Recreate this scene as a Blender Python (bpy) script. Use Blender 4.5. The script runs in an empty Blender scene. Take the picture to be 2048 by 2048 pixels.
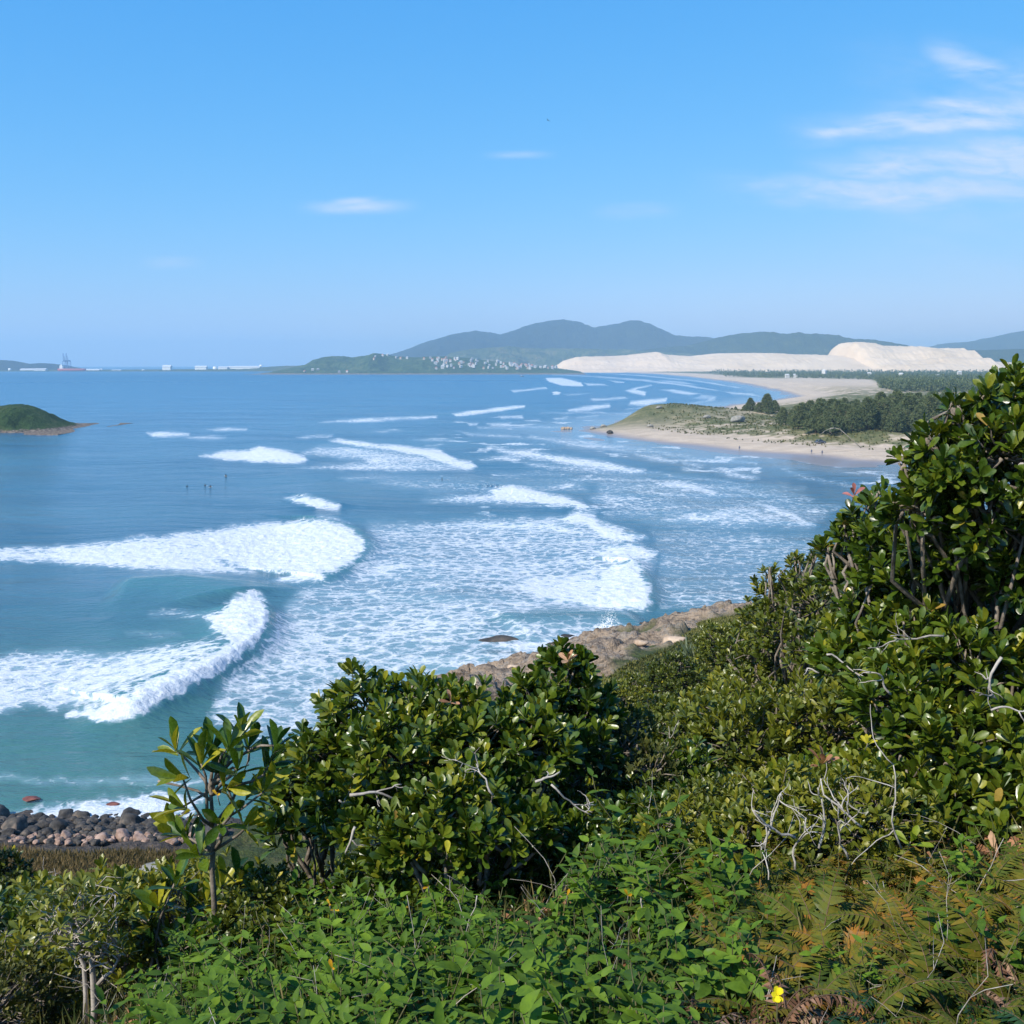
import bpy, math, random
import numpy as np
from mathutils import Vector, Matrix

rng = np.random.default_rng(7)
random.seed(7)
SC = bpy.context.scene
COL = SC.collection

# ------------------------------------------------------------------ camera
CAM_H = 32.0
FPX = 1098.0                      # focal length in pixels of a 1024 px frame
PITCH = math.atan((512 - 364) / FPX)
CP, SP = math.cos(PITCH), math.sin(PITCH)
K = 1024.0 / 1932.0               # survey coordinates (1932 px wide print) to 1024 px

def ray(u, v):
    xc = (np.asarray(u, float) * K - 512) / FPX
    yc = (512 - np.asarray(v, float) * K) / FPX
    return xc, CP + yc * SP, -SP + yc * CP

def gp(u, v, z=0.0):              # where a sight line meets the level z
    dx, dy, dz = ray(u, v)
    t = (z - CAM_H) / dz
    return dx * t, dy * t

def at(u, v, Y):                  # the point of a sight line at depth Y
    dx, dy, dz = ray(u, v)
    t = Y / dy
    return np.array([dx * t, Y, CAM_H + dz * t])

def proj(x, y, z):
    zc = y * CP - (z - CAM_H) * SP
    yc = y * SP + (z - CAM_H) * CP
    zc = np.maximum(zc, 1e-3)
    return (512 + FPX * x / zc) / K, (512 - FPX * yc / zc) / K

# ------------------------------------------------------------------ noise
def _h(ix, iy, s):
    n = (ix.astype(np.int64) * 374761393 + iy.astype(np.int64) * 668265263 + s * 974634547) & 0x7fffffff
    n = ((n ^ (n >> 13)) * 1274126177) & 0x7fffffff
    return ((n ^ (n >> 16)) & 0xffff) / 65535.0

def vnoise(x, y, s=0):
    x = np.asarray(x, float); y = np.asarray(y, float)
    ix = np.floor(x); iy = np.floor(y)
    fx = x - ix; fy = y - iy
    fx = fx * fx * (3 - 2 * fx); fy = fy * fy * (3 - 2 * fy)
    a = _h(ix, iy, s); b = _h(ix + 1, iy, s); c = _h(ix, iy + 1, s); d = _h(ix + 1, iy + 1, s)
    return (a + (b - a) * fx) * (1 - fy) + (c + (d - c) * fx) * fy

def fbm(x, y, s=0, o=4):
    r = 0; a = .5; t = 0
    for i in range(o):
        r = r + a * vnoise(x, y, s + i * 17); t += a
        x = x * 2.03 + 11.3; y = y * 2.03 + 5.7; a *= .5
    return r / t

def sstep(a, b, x):
    t = np.clip((x - a) / (b - a), 0, 1)
    return t * t * (3 - 2 * t)

def poly_sd(px, py, poly):        # signed distance, positive inside
    poly = np.asarray(poly, float)
    d = np.full(px.shape, 1e18); ins = np.zeros(px.shape, bool)
    n = len(poly)
    for i in range(n):
        ax, ay = poly[i]; bx, by = poly[(i + 1) % n]
        ex, ey = bx - ax, by - ay
        wx, wy = px - ax, py - ay
        t = np.clip((wx * ex + wy * ey) / (ex * ex + ey * ey + 1e-12), 0, 1)
        d = np.minimum(d, (wx - t * ex) ** 2 + (wy - t * ey) ** 2)
        if ay != by:
            c = ((ay > py) != (by > py)) & (px < (bx - ax) * (py - ay) / (by - ay) + ax)
            ins ^= c
    return np.where(ins, 1, -1) * np.sqrt(d)

# ------------------------------------------------------------------ meshes and objects
def nrm(a):
    return a / np.maximum(np.linalg.norm(a, axis=-1, keepdims=True), 1e-9)

class Acc:
    def __init__(s):
        s.V = []; s.Q = []; s.T = []; s.tint = []; s.n = 0
    def add(s, V, Q=None, T=None, tint=0.5):
        V = np.asarray(V, float).reshape(-1, 3)
        if Q is not None and len(Q): s.Q.append(np.asarray(Q, np.int64).reshape(-1, 4) + s.n)
        if T is not None and len(T): s.T.append(np.asarray(T, np.int64).reshape(-1, 3) + s.n)
        s.V.append(V); s.tint.append(np.broadcast_to(np.asarray(tint, float), (len(V),)))
        s.n += len(V)
    def mesh(s, name, mat, smooth=True, attrs=None, mat_idx=None):
        me = bpy.data.meshes.new(name)
        V = np.concatenate(s.V) if s.V else np.zeros((0, 3))
        Q = np.concatenate(s.Q) if s.Q else np.zeros((0, 4), np.int64)
        T = np.concatenate(s.T) if s.T else np.zeros((0, 3), np.int64)
        me.vertices.add(len(V)); me.vertices.foreach_set('co', V.astype(np.float32).ravel())
        nl = Q.size + T.size
        me.loops.add(nl); me.loops.foreach_set('vertex_index', np.concatenate([Q.ravel(), T.ravel()]).astype(np.int32))
        me.polygons.add(len(Q) + len(T))
        st = np.concatenate([np.arange(len(Q)) * 4, Q.size + np.arange(len(T)) * 3]).astype(np.int32)
        me.polygons.foreach_set('loop_start', st)
        me.update(calc_edges=True)
        me.polygons.foreach_set('use_smooth', np.full(len(me.polygons), smooth, bool))
        a = me.attributes.new('tint', 'FLOAT', 'POINT')
        a.data.foreach_set('value', np.concatenate(s.tint).astype(np.float32) if s.tint else np.zeros(0, np.float32))
        for k, val in (attrs or {}).items():
            a = me.attributes.new(k, 'FLOAT', 'POINT'); a.data.foreach_set('value', np.asarray(val, np.float32).ravel())
        for m in (mat if isinstance(mat, (list, tuple)) else [mat]): me.materials.append(m)
        if mat_idx is not None: me.polygons.foreach_set('material_index', np.asarray(mat_idx, np.int32))
        return me

def obj(name, data, parent=None, label=None, cat=None, group=None, kind=None, loc=None):
    o = bpy.data.objects.new(name, data); COL.objects.link(o)
    if parent is not None: o.parent = parent
    if loc is not None: o.location = tuple(float(c) for c in loc)
    tag(o, label, cat, group, kind)
    return o

def tag(o, label=None, cat=None, group=None, kind=None):
    if label: o['label'] = label
    if cat: o['category'] = cat
    if group: o['group'] = group
    if kind: o['kind'] = kind
    return o

def thing(name, label, cat, loc=(0, 0, 0), group=None):
    return obj(name, None, None, label, cat, group, None, loc)

def dup(root, loc, rz=0.0, s=1.0, label=None, group=None, tilt=(0, 0)):
    c = root.copy(); COL.objects.link(c)
    c.location = tuple(float(k) for k in loc); c.rotation_euler = (tilt[0], tilt[1], rz); c.scale = (s, s, s)
    if label: c['label'] = label
    if group: c['group'] = group
    for ch in root.children:
        d = ch.copy(); COL.objects.link(d); d.parent = c
        for g in ch.children:
            e = g.copy(); COL.objects.link(e); e.parent = d
    return c

def grid_faces(nr, nc):
    i = np.arange(nr - 1)[:, None] * nc + np.arange(nc - 1)[None]
    return np.stack([i, i + 1, i + nc + 1, i + nc], -1).reshape(-1, 4)

def tube(acc, pts, rad, sides=6, tint=.5):
    pts = np.asarray(pts, float); n = len(pts)
    rad = np.broadcast_to(np.asarray(rad, float), (n,))
    d = nrm(np.gradient(pts, axis=0))
    h = np.array([0.31, 0.17, .93]); 
    if abs(d[0] @ h) > .9: h = np.array([1., 0, 0])
    X = nrm(np.cross(d, h)); Y = np.cross(d, X)
    a = np.arange(sides) / sides * 2 * np.pi
    V = pts[:, None] + rad[:, None, None] * (np.cos(a)[None, :, None] * X[:, None] + np.sin(a)[None, :, None] * Y[:, None])
    i = np.arange(n - 1)[:, None] * sides; j = np.arange(sides)[None]; j2 = (j + 1) % sides
    Q = np.stack([i + j, i + j2, i + sides + j2, i + sides + j], -1).reshape(-1, 4)
    V = V.reshape(-1, 3)
    T = []
    V = np.concatenate([V, pts[-1:], pts[:1]])
    e = n * sides
    for k in range(sides):
        T.append(((n - 1) * sides + k, (n - 1) * sides + (k + 1) % sides, e)); T.append(((k + 1) % sides, k, e + 1))
    acc.add(V, Q, T, tint)

def bow(a, b, n=6, sag=.1, jit=.03):
    a = np.asarray(a, float); b = np.asarray(b, float)
    t = np.linspace(0, 1, n)[:, None]
    L = np.linalg.norm(b - a)
    p = a + (b - a) * t
    p += np.sin(t * np.pi) * rng.normal(0, sag, 3) * L
    p[1:-1] += rng.normal(0, jit, (n - 2, 3)) * L
    return p

def box(acc, c, s, rz=0., tint=.5, taper=1.0):
    c = np.asarray(c, float); s = np.asarray(s, float) / 2
    V = []
    for z in (-1, 1):
        k = taper if z > 0 else 1
        for x, y in ((-1, -1), (1, -1), (1, 1), (-1, 1)): V.append((x * s[0] * k, y * s[1] * k, z * s[2]))
    V = np.array(V)
    cr, sr = math.cos(rz), math.sin(rz)
    V = np.stack([V[:, 0] * cr - V[:, 1] * sr, V[:, 0] * sr + V[:, 1] * cr, V[:, 2]], -1) + c
    acc.add(V, [(0, 3, 2, 1), (4, 5, 6, 7), (0, 1, 5, 4), (1, 2, 6, 5), (2, 3, 7, 6), (3, 0, 4, 7)], None, tint)

# ------------------------------------------------------------------ materials
def newmat(name):
    m = bpy.data.materials.new(name); m.use_nodes = True
    nt = m.node_tree; nt.nodes.clear()
    out = nt.nodes.new('ShaderNodeOutputMaterial')
    return m, nt, out

class NT:
    def __init__(s, nt): s.t = nt
    def n(s, ty, ins=None, **kw):
        nd = s.t.nodes.new(ty)
        for k, v in kw.items(): setattr(nd, k, v)
        for k, v in (ins or {}).items():
            if isinstance(v, bpy.types.NodeSocket): s.t.links.new(v, nd.inputs[k])
            else: nd.inputs[k].default_value = v
        return nd
    def math(s, op, a, b=0.0, c=None, clamp=False):
        d = {0: a, 1: b}
        if c is not None: d[2] = c
        return s.n('ShaderNodeMath', d, operation=op, use_clamp=clamp).outputs[0]
    def mix(s, f, a, b, mode='MIX'):
        nd = s.n('ShaderNodeMix', None, data_type='RGBA', blend_type=mode)
        for i, v in ((0, f), (6, a), (7, b)):
            if isinstance(v, bpy.types.NodeSocket): s.t.links.new(v, nd.inputs[i])
            else: nd.inputs[i].default_value = (*v, 1) if isinstance(v, tuple) and len(v) == 3 else v
        return nd.outputs[2]
    def ramp(s, f, stops, interp='LINEAR'):
        nd = s.n('ShaderNodeValToRGB', {0: f}); cr = nd.color_ramp; cr.interpolation = interp
        while len(cr.elements) < len(stops): cr.elements.new(.5)
        for e, (p, c) in zip(cr.elements, stops): e.position = p; e.color = (*c, 1)
        return nd.outputs[0]
    def mr(s, v, a, b, c=0., d=1., smooth=False):
        return s.n('ShaderNodeMapRange', {0: v, 1: a, 2: b, 3: c, 4: d}, clamp=True, interpolation_type='SMOOTHSTEP' if smooth else 'LINEAR').outputs[0]
    def noise(s, vec, scale, detail=4., rough=.55, dist=0.):
        return s.n('ShaderNodeTexNoise', {'Vector': vec, 'Scale': scale, 'Detail': detail, 'Roughness': rough, 'Distortion': dist}).outputs[0]
    def pos(s): return s.n('ShaderNodeNewGeometry').outputs['Position']
    def objco(s): return s.n('ShaderNodeTexCoord').outputs['Object']
    def attr(s, name): return s.n('ShaderNodeAttribute', None, attribute_name=name).outputs['Fac']
    def vscale(s, vec, sc): return s.n('ShaderNodeVectorMath', {0: vec, 1: sc}, operation='MULTIPLY').outputs[0]

def leaf_mat(name, stops, rough=.38, trans=.22, spec=.5, tcol=1.6, rand=.25):
    m, t, out = newmat(name); N = NT(t)
    r = N.n('ShaderNodeObjectInfo').outputs['Random']
    tn = N.attr('tint'); lt = N.math('LESS_THAN', tn, .9615)
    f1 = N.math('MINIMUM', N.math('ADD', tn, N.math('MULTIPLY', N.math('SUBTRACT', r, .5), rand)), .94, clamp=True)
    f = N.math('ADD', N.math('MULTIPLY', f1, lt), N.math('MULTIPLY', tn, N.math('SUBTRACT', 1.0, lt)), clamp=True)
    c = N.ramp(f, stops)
    blotch = N.noise(N.objco(), 55., 3, .6)
    c = N.mix(1.0, c, N.ramp(blotch, [(.3, (.74, .76, .70)), (.65, (1.12, 1.06, 1.0))]), 'MULTIPLY')
    p = N.n('ShaderNodeBsdfPrincipled', {'Base Color': c, 'Roughness': N.mr(blotch, .3, .7, rough * .8, min(1., rough * 1.5)), 'Specular IOR Level': spec})
    tc = N.mix(1.0, c, (tcol, tcol * .95, tcol * .35), 'MULTIPLY')
    tr = N.n('ShaderNodeBsdfTranslucent', {'Color': tc})
    mx = N.n('ShaderNodeMixShader', {0: trans, 1: p.outputs[0], 2: tr.outputs[0]})
    t.links.new(mx.outputs[0], out.inputs[0]); return m

def solid_mat(name, stops, scale=3., rough=.8, bump=.4, bdist=.05, spec=.3, use_pos=False, stretch=(1, 1, 1), detail=6):
    m, t, out = newmat(name); N = NT(t)
    v = N.vscale(N.pos() if use_pos else N.objco(), stretch)
    n1 = N.noise(v, scale, detail, .6)
    r = N.n('ShaderNodeObjectInfo').outputs['Random']
    f = N.math('ADD', N.mr(n1, .3, .7), N.math('MULTIPLY', N.math('SUBTRACT', r, .5), .35), clamp=True)
    c = N.ramp(f, stops)
    b = N.n('ShaderNodeBump', {'Strength': bump, 'Distance': bdist, 'Height': N.noise(v, scale * 3, 5, .65)})
    p = N.n('ShaderNodeBsdfPrincipled', {'Base Color': c, 'Roughness': rough, 'Specular IOR Level': spec, 'Normal': b.outputs[0]})
    t.links.new(p.outputs[0], out.inputs[0]); return m

def flat_mat(name, col, rough=.6, metal=0., spec=.4):
    return solid_mat(name, [(0, tuple(c * .85 for c in col)), (1, tuple(min(1, c * 1.1) for c in col))], 2., rough, .1, .02, spec)
SUN_E = 4.6; SKY_STR = .1; SKY_SAT = 1.25; SKY_VAL = 1.0; SKY_TINT = (.46, .82, 1.22); CLOUD_COL = (4.6, 5.6, 7.0); EXPO = 0.55
HAZE_D = 1.2e-4; HAZE_COL = (.50, .75, .94, 1)
WATER_NEAR = (.060, .150, .205); WATER_FAR = (.020, .125, .225); WATER_SHORE = (.062, .165, .128); WATER_SHALLOW = (.16, .23, .29); WATER_AER = (.26, .38, .46); WATER_CREST = (.05, .17, .19)
WATER_BUMP = .55; WATER_SPEC = .5; FOAM_COL = (.60, .62, .64)
# ------------------------------------------------------------------ light, sky, camera
SUN_DIR = Vector((-0.68, -0.57, 0.80)).normalized()      # towards the sun
ELEV = math.asin(SUN_DIR.z); AZ = math.atan2(SUN_DIR.x, SUN_DIR.y)
sd = bpy.data.lights.new('sun', 'SUN'); sd.energy = SUN_E; sd.angle = math.radians(.53); sd.color = (1.0, .93, .81)
so = bpy.data.objects.new('sun', sd); COL.objects.link(so)
so.rotation_euler = SUN_DIR.to_track_quat('Z', 'Y').to_euler()

w = bpy.data.worlds.new('World'); SC.world = w; w.use_nodes = True
t = w.node_tree; t.nodes.clear(); N = NT(t)
sky = t.nodes.new('ShaderNodeTexSky'); sky.sky_type = 'NISHITA'; sky.sun_disc = False
sky.sun_elevation = ELEV; sky.sun_rotation = AZ
sky.altitude = 0; sky.air_density = 1.1; sky.dust_density = .25; sky.ozone_density = 2.6
# thin streaks of cirrus, laid out by compass bearing and height above the horizon
gen = N.n('ShaderNodeTexCoord').outputs['Generated']
sx = N.n('ShaderNodeSeparateXYZ', {0: gen})
ysafe = N.math('MAXIMUM', sx.outputs[1], .05)
ca = N.math('DIVIDE', sx.outputs[0], ysafe); ce = N.math('DIVIDE', sx.outputs[2], ysafe)
def cloud(u0, v0, u1, v1, wa, we, amt):
    def ae(u, v):
        a, b, c = ray(u, v); return a / b, c / b
    (a0, e0), (a1, e1) = ae(u0, v0), ae(u1, v1)
    ma, mb = (a0 + a1) / 2, (e0 + e1) / 2; sl = (e1 - e0) / (a1 - a0 + 1e-9)
    half = abs(a1 - a0) / 2
    da = N.math('ABSOLUTE', N.math('SUBTRACT', ca, ma))
    de = N.math('SUBTRACT', N.math('SUBTRACT', ce, mb), N.math('MULTIPLY', N.math('SUBTRACT', ca, ma), sl))
    wob = N.math('MULTIPLY', N.math('SUBTRACT', wn, .5), we * 2.2)
    g = N.mr(N.math('ABSOLUTE', N.math('ADD', de, wob)), 0, we, 1, 0, True)
    h = N.mr(da, half * (1 - wa), half * 1.05, 1, 0, True)
    return N.math('MULTIPLY', N.math('MULTIPLY', g, h), min(1., amt * 1.35))
cv = N.n('ShaderNodeCombineXYZ', {0: ca, 1: N.math('MULTIPLY', ce, 5.0)}).outputs[0]
cv2 = N.n('ShaderNodeCombineXYZ', {0: N.math('ADD', ca, N.math('MULTIPLY', ce, 1.2)), 1: N.math('MULTIPLY', ce, 3.4)}).outputs[0]
wn = N.noise(cv2, 7., 3, .5, .3)
cl = None
for args in [(1450, 246, 2100, 222, .8, .017, .75), (1690, 222, 2150, 176, .6, .040, .85), (1480, 302, 2150, 325, .7, .022, .8),
             (1640, 316, 2150, 300, .7, .026, .75), (1290, 364, 2150, 358, .8, .022, 1.0), (1380, 360, 1900, 360, .8, .010, .7), (1480, 250, 1760, 240, .8, .010, .7), (1715, 84, 1960, 165, .8, .018, .6), (550, 391, 800, 390, .97, .008, .7),
             (600, 386, 730, 378, .97, .006, .6), (1540, 210, 2100, 200, .9, .07, .22), (900, 292, 1060, 290, .97, .005, .3), (250, 498, 400, 493, .9, .008, .3), (1500, 330, 2200, 320, .9, .12, .18),
             (1100, 395, 1300, 400, .9, .008, .25)]:
    c = cloud(*args); cl = c if cl is None else N.math('MAXIMUM', cl, c)
fib = N.mr(N.noise(cv, 8., 9, .66, .8), .30, .62)
fib2 = N.mr(N.noise(cv2, 24., 8, .66, .8), .35, .72)
cl = N.math('MULTIPLY', cl, N.math('ADD', N.math('MULTIPLY', fib, .85), N.math('MULTIPLY', fib2, .55)), clamp=True)
KS = 1 / (2 ** EXPO * SKY_STR)
sr = N.n('ShaderNodeSeparateColor', {0: sky.outputs[0]})
def chan(i, gain, ref, pw): return N.math('MULTIPLY', N.math('POWER', N.math('DIVIDE', sr.outputs[i], ref), pw), gain * KS)
skc = N.n('ShaderNodeCombineColor', {0: chan(0, .086, 1.81, 1.42), 1: chan(1, .41, 2.97, .64), 2: chan(2, .93, 4.78, .32)}).outputs[0]
colr = N.mix(cl, skc, (.64 * KS, .79 * KS, 1.02 * KS))
bg = N.n('ShaderNodeBackground', {'Color': colr, 'Strength': SKY_STR})
wo = t.nodes.new('ShaderNodeOutputWorld'); t.links.new(bg.outputs[0], wo.inputs[0])

cd = bpy.data.cameras.new('camera'); cam = bpy.data.objects.new('camera', cd); COL.objects.link(cam)
cam.location = (0, 0, CAM_H); cam.rotation_euler = (math.pi / 2 - PITCH, 0, 0)
cd.sensor_fit = 'HORIZONTAL'; cd.angle = 2 * math.atan(512 / FPX); cd.clip_start = .1; cd.clip_end = 40000
SC.camera = cam
SC.view_settings.view_transform = 'Standard'; SC.view_settings.look = 'None'
SC.view_settings.exposure = EXPO; SC.view_settings.gamma = 1
SC.cycles.use_denoising = True
SC.cycles.max_bounces = 6; SC.cycles.diffuse_bounces = 3; SC.cycles.transmission_bounces = 4; SC.cycles.transparent_max_bounces = 8
SC.cycles.volume_bounces = 1
SC.cycles.sample_clamp_indirect = 8

# ------------------------------------------------------------------ haze
hz = Acc(); box(hz, (0, 7000, 185), (28000, 22000, 390))
m, t, out = newmat('haze_air'); N = NT(t)
pv = N.n('ShaderNodeVolumePrincipled', {'Color': HAZE_COL, 'Density': HAZE_D, 'Anisotropy': .1})
t.links.new(pv.outputs[0], out.inputs['Volume'])
ho = obj('haze', hz.mesh('haze', m, False), kind='stuff', label='thin blue sea haze over the bay and far hills', cat='haze')

# ------------------------------------------------------------------ headland terrain near the camera
CT = [(0, 0, 30.35), (-3, 0, 29.9), (3, 0, 30.7), (0, -8, 31.6), (-10, -5, 28.6), (10, -3, 31.8), (25, 0, 34), (-25, 0, 22), (-25, 15, 15), (-40, 40, 4), (-45, 10, 14), (0, -25, 33), (35, -20, 37), (-35, -20, 26),
      (0, 3, 29.85), (-1.5, 3, 29.5), (1.5, 3, 30.0), (0, 5.5, 29.2), (2.5, 5.5, 29.8), (-2.2, 5.5, 28.45),
      (0, 8, 28.1), (3.5, 8, 29.0), (-3.5, 8, 26.7), (1.5, 12, 27.0), (5, 12, 28.3), (10, 12, 30), (-4, 12, 24.9), (-8, 10, 24.6),
      (2, 16, 24.6), (6, 18, 26.3), (12, 20, 27.6), (-6, 15, 23.0), (-9, 20, 19.2), (-4, 22, 18.5), (-15, 30, 10.5), (-8, 35, 10.5), (-12, 45, 6.0), (-22, 60, 2.7), (-10, 60, 3.0), (-27, 65, 1.9), (-36, 62, 2.2), (0, 40, 12), (0, 65, 5.5), (0, 85, 2.8), (4, 28, 19.5),
      (20, 40, 21), (10, 40, 17), (10, 60, 12), (20, 60, 13), (30, 60, 15), (32, 95, 7), (10, 28, 21.5), (16, 70, 9), (24, 110, 5), (60, 60, 24), (60, 100, 20), (50, 130, 8), (70, 180, 5), (30, 30, 28), (60, 20, 35), (90, 90, 26), (24, 85, 8)]
def ct(u, v, Y): p = at(u, v, Y); CT.append(tuple(p))
for a in [(1310, 1262, 42), (1200, 1275, 62), (1100, 1305, 60), (1150, 1252, 95), (1045, 1245, 110), (1250, 1200, 108), (1385, 1166, 118), (1300, 1300, 30), (980, 1285, 92), (880, 1310, 85)]: ct(*a)
def cg(u, v, z):
    x, y = gp(u, v, z); CT.append((x, y, z))
SH = [(-500, 1550), (-200, 1548), (0, 1547), (200, 1543), (350, 1538), (520, 1500), (640, 1400), (780, 1302), (870, 1284), (930, 1268), (1000, 1233), (1060, 1216), (1180, 1194), (1300, 1165), (1400, 1143), (1500, 1090), (1600, 1020)]
for u, v in SH:
    cg(u, v, 0.0); x, y = gp(u, v, 0.0)
    CT.append((x - (4 if u > 600 else 0), y + 14, -2.6)); CT.append((x - (8 if u > 600 else 0), y + 40, -4))
for u, v in [(-100, 1594), (0, 1594), (150, 1596), (300, 1592)]: cg(u, v, 1.2)
CT = np.array(CT)
def tps_fit(c, lam=1e-2):
    n = len(c); d = np.linalg.norm(c[:, None, :2] - c[None, :, :2], axis=-1)
    Kk = np.where(d > 0, d * d * np.log(d + 1e-9), 0) + lam * np.eye(n)
    P = np.c_[np.ones(n), c[:, :2]]
    A = np.zeros((n + 3, n + 3)); A[:n, :n] = Kk; A[:n, n:] = P; A[n:, :n] = P.T
    return np.linalg.solve(A, np.r_[c[:, 2], 0, 0, 0])
_W = tps_fit(CT)
def tps(x, y):
    r = _W[-3] + _W[-2] * x + _W[-1] * y
    for i, c in enumerate(CT):
        d2 = (x - c[0]) ** 2 + (y - c[1]) ** 2
        r = r + _W[i] * .5 * d2 * np.log(d2 + 1e-12)
    return r
GX0, GX1, GY0, GY1, GS = -70., 130., -30., 230., .5
_gx = np.arange(GX0, GX1 + .01, GS); _gy = np.arange(GY0, GY1 + .01, GS)
_GX, _GY = np.meshgrid(_gx, _gy)
_GZ = np.clip(tps(_GX, _GY), -4.5, 45)
def gz(x, y):
    x = np.asarray(x, float); y = np.asarray(y, float)
    fx = np.clip((x - GX0) / GS, 0, len(_gx) - 1.001); fy = np.clip((y - GY0) / GS, 0, len(_gy) - 1.001)
    i = fx.astype(int); j = fy.astype(int); fx = fx - i; fy = fy - j
    return (_GZ[j, i] * (1 - fx) + _GZ[j, i + 1] * fx) * (1 - fy) + (_GZ[j + 1, i] * (1 - fx) + _GZ[j + 1, i + 1] * fx) * fy

ROCKPOLY = [(700, 1330), (790, 1290), (1000, 1222), (1180, 1185), (1300, 1155), (1420, 1130), (1425, 1152), (1330, 1185), (1270, 1222), (1200, 1245), (1150, 1272), (1120, 1310), (1000, 1345), (850, 1350)]
BOULDPOLY = [(-400, 1500), (400, 1490), (520, 1480), (440, 1580), (330, 1612), (150, 1612), (0, 1615), (-400, 1615)]
def rock_relief(x, y):
    a = fbm(x * .13 + y * .05, y * .22, 5, 4); b = fbm(x * .5, y * .8, 9, 3)
    q = np.floor(a * 9) / 9 * .6 + a * .4
    c = np.abs(fbm(x * .28 - y * .1, y * .75, 13, 4) - .5) * 2; d = np.floor(fbm(x * .22 + 3, y * .6, 17, 3) * 14) / 14
    return (q - .5) * 3.4 + (b - .5) * .9 + (d - .5) * 2.2 - np.exp(-(c / .07) ** 2) * .55 + (fbm(x * 1.7, y * 2.6, 19, 3) - .5) * .5
ang = np.concatenate([np.linspace(-115, -34, 60), np.linspace(-33.6, 34, 620), np.linspace(35, 115, 60)]) * math.pi / 180
rr = np.concatenate([np.linspace(.6, 12, 110), np.geomspace(12.2, 215, 900)])
R, A = np.meshgrid(rr, ang, indexing='ij')
X = R * np.sin(A); Y = R * np.cos(A); Z = gz(X, Y)
U, Vv = proj(X, Y, Z)
rock = sstep(-16, 14, poly_sd(U, Vv, ROCKPOLY) + (fbm(X * .25, Y * .5, 3, 4) - .56) * 110) * (Y > 60)
bould = sstep(-14, 14, poly_sd(U, Vv, BOULDPOLY) + (fbm(X * .5, Y * .5, 4) - .5) * 20) * (Y > 45)
Z = Z + (fbm(X * .8, Y * .8, 1) - .5) * np.clip(R * .03, .05, .8) + rock * rock_relief(X, Y) * sstep(-1.5, 2, Z) + rock * .5
U, Vv = proj(X, Y, Z)
m, t, out = newmat('headland_soil'); N = NT(t)
p = N.pos(); n1 = N.noise(p, .35, 6, .6); n2 = N.noise(p, 3.5, 6, .65); n3 = N.noise(N.vscale(p, (.3, .8, 1)), .9, 5, .7)
veg0 = None
veg = N.ramp(N.math('ADD', N.math('MULTIPLY', n1, .6), N.math('MULTIPLY', n2, .4)), [(.32, (.030, .040, .012)), (.48, (.055, .075, .022)), (.6, (.085, .085, .035)), (.72, (.14, .115, .065))])
soil = N.ramp(n2, [(.3, (.03, .022, .012)), (.6, (.075, .055, .03)), (.8, (.13, .10, .06))])
nearf = N.mr(N.n('ShaderNodeSeparateXYZ', {0: p}).outputs[1], 18, 34)
base = N.mix(nearf, soil, veg)
rk = N.ramp(N.math('ADD', N.math('MULTIPLY', n3, .7), N.math('MULTIPLY', n2, .3)), [(.3, (.09, .075, .065)), (.42, (.21, .17, .135)), (.5, (.36, .275, .20)), (.57, (.25, .225, .20)), (.64, (.40, .32, .245)), (.75, (.31, .27, .235))])
zz = N.n('ShaderNodeSeparateXYZ', {0: p}).outputs[2]
wet = N.mr(N.math('ADD', zz, N.math('MULTIPLY', N.math('SUBTRACT', n3, .5), 2.5)), .4, 1.7, 1, 0)
crk = N.noise(N.vscale(p, (.5, 1.6, 2.2)), 1.3, 6, .7)
rk = N.mix(1.0, rk, N.ramp(crk, [(.36, (.42, .38, .34)), (.5, (1, 1, 1)), (.7, (1.1, 1.05, 1.0))]), 'MULTIPLY')
rk = N.mix(wet, rk, (.06, .048, .04))
base = N.mix(N.attr('rock'), base, rk)
bd = N.ramp(n2, [(.3, (.03, .028, .028)), (.55, (.09, .075, .065)), (.75, (.24, .17, .13))])
base = N.mix(N.attr('boulder'), base, bd)
bp = N.n('ShaderNodeBump', {'Strength': .9, 'Distance': .5, 'Height': N.math('ADD', n2, N.math('MULTIPLY', n1, 2.0))})
ps = N.n('ShaderNodeBsdfPrincipled', {'Base Color': base, 'Roughness': .9, 'Specular IOR Level': .2, 'Normal': bp.outputs[0]})
t.links.new(ps.outputs[0], out.inputs[0])
ac = Acc(); ac.add(np.stack([X, Y, Z], -1), grid_faces(*X.shape)[:, ::-1])
obj('ground', ac.mesh('ground', m, True, {'rock': rock, 'boulder': bould}), kind='structure')
GROUND_ROCK = lambda x, y: poly_sd(*proj(x, y, gz(x, y)), ROCKPOLY)

def ground_hit(u, v):
    dx, dy, dz = ray(u, v)
    tt = np.concatenate([np.arange(1.0, 30, .04), np.arange(30, 220, .3)])
    x = dx * tt; y = dy * tt; z = CAM_H + dz * tt
    k = np.argmax(z < gz(x, y))
    return np.array([x[k], y[k], gz(x[k], y[k])])

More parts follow.
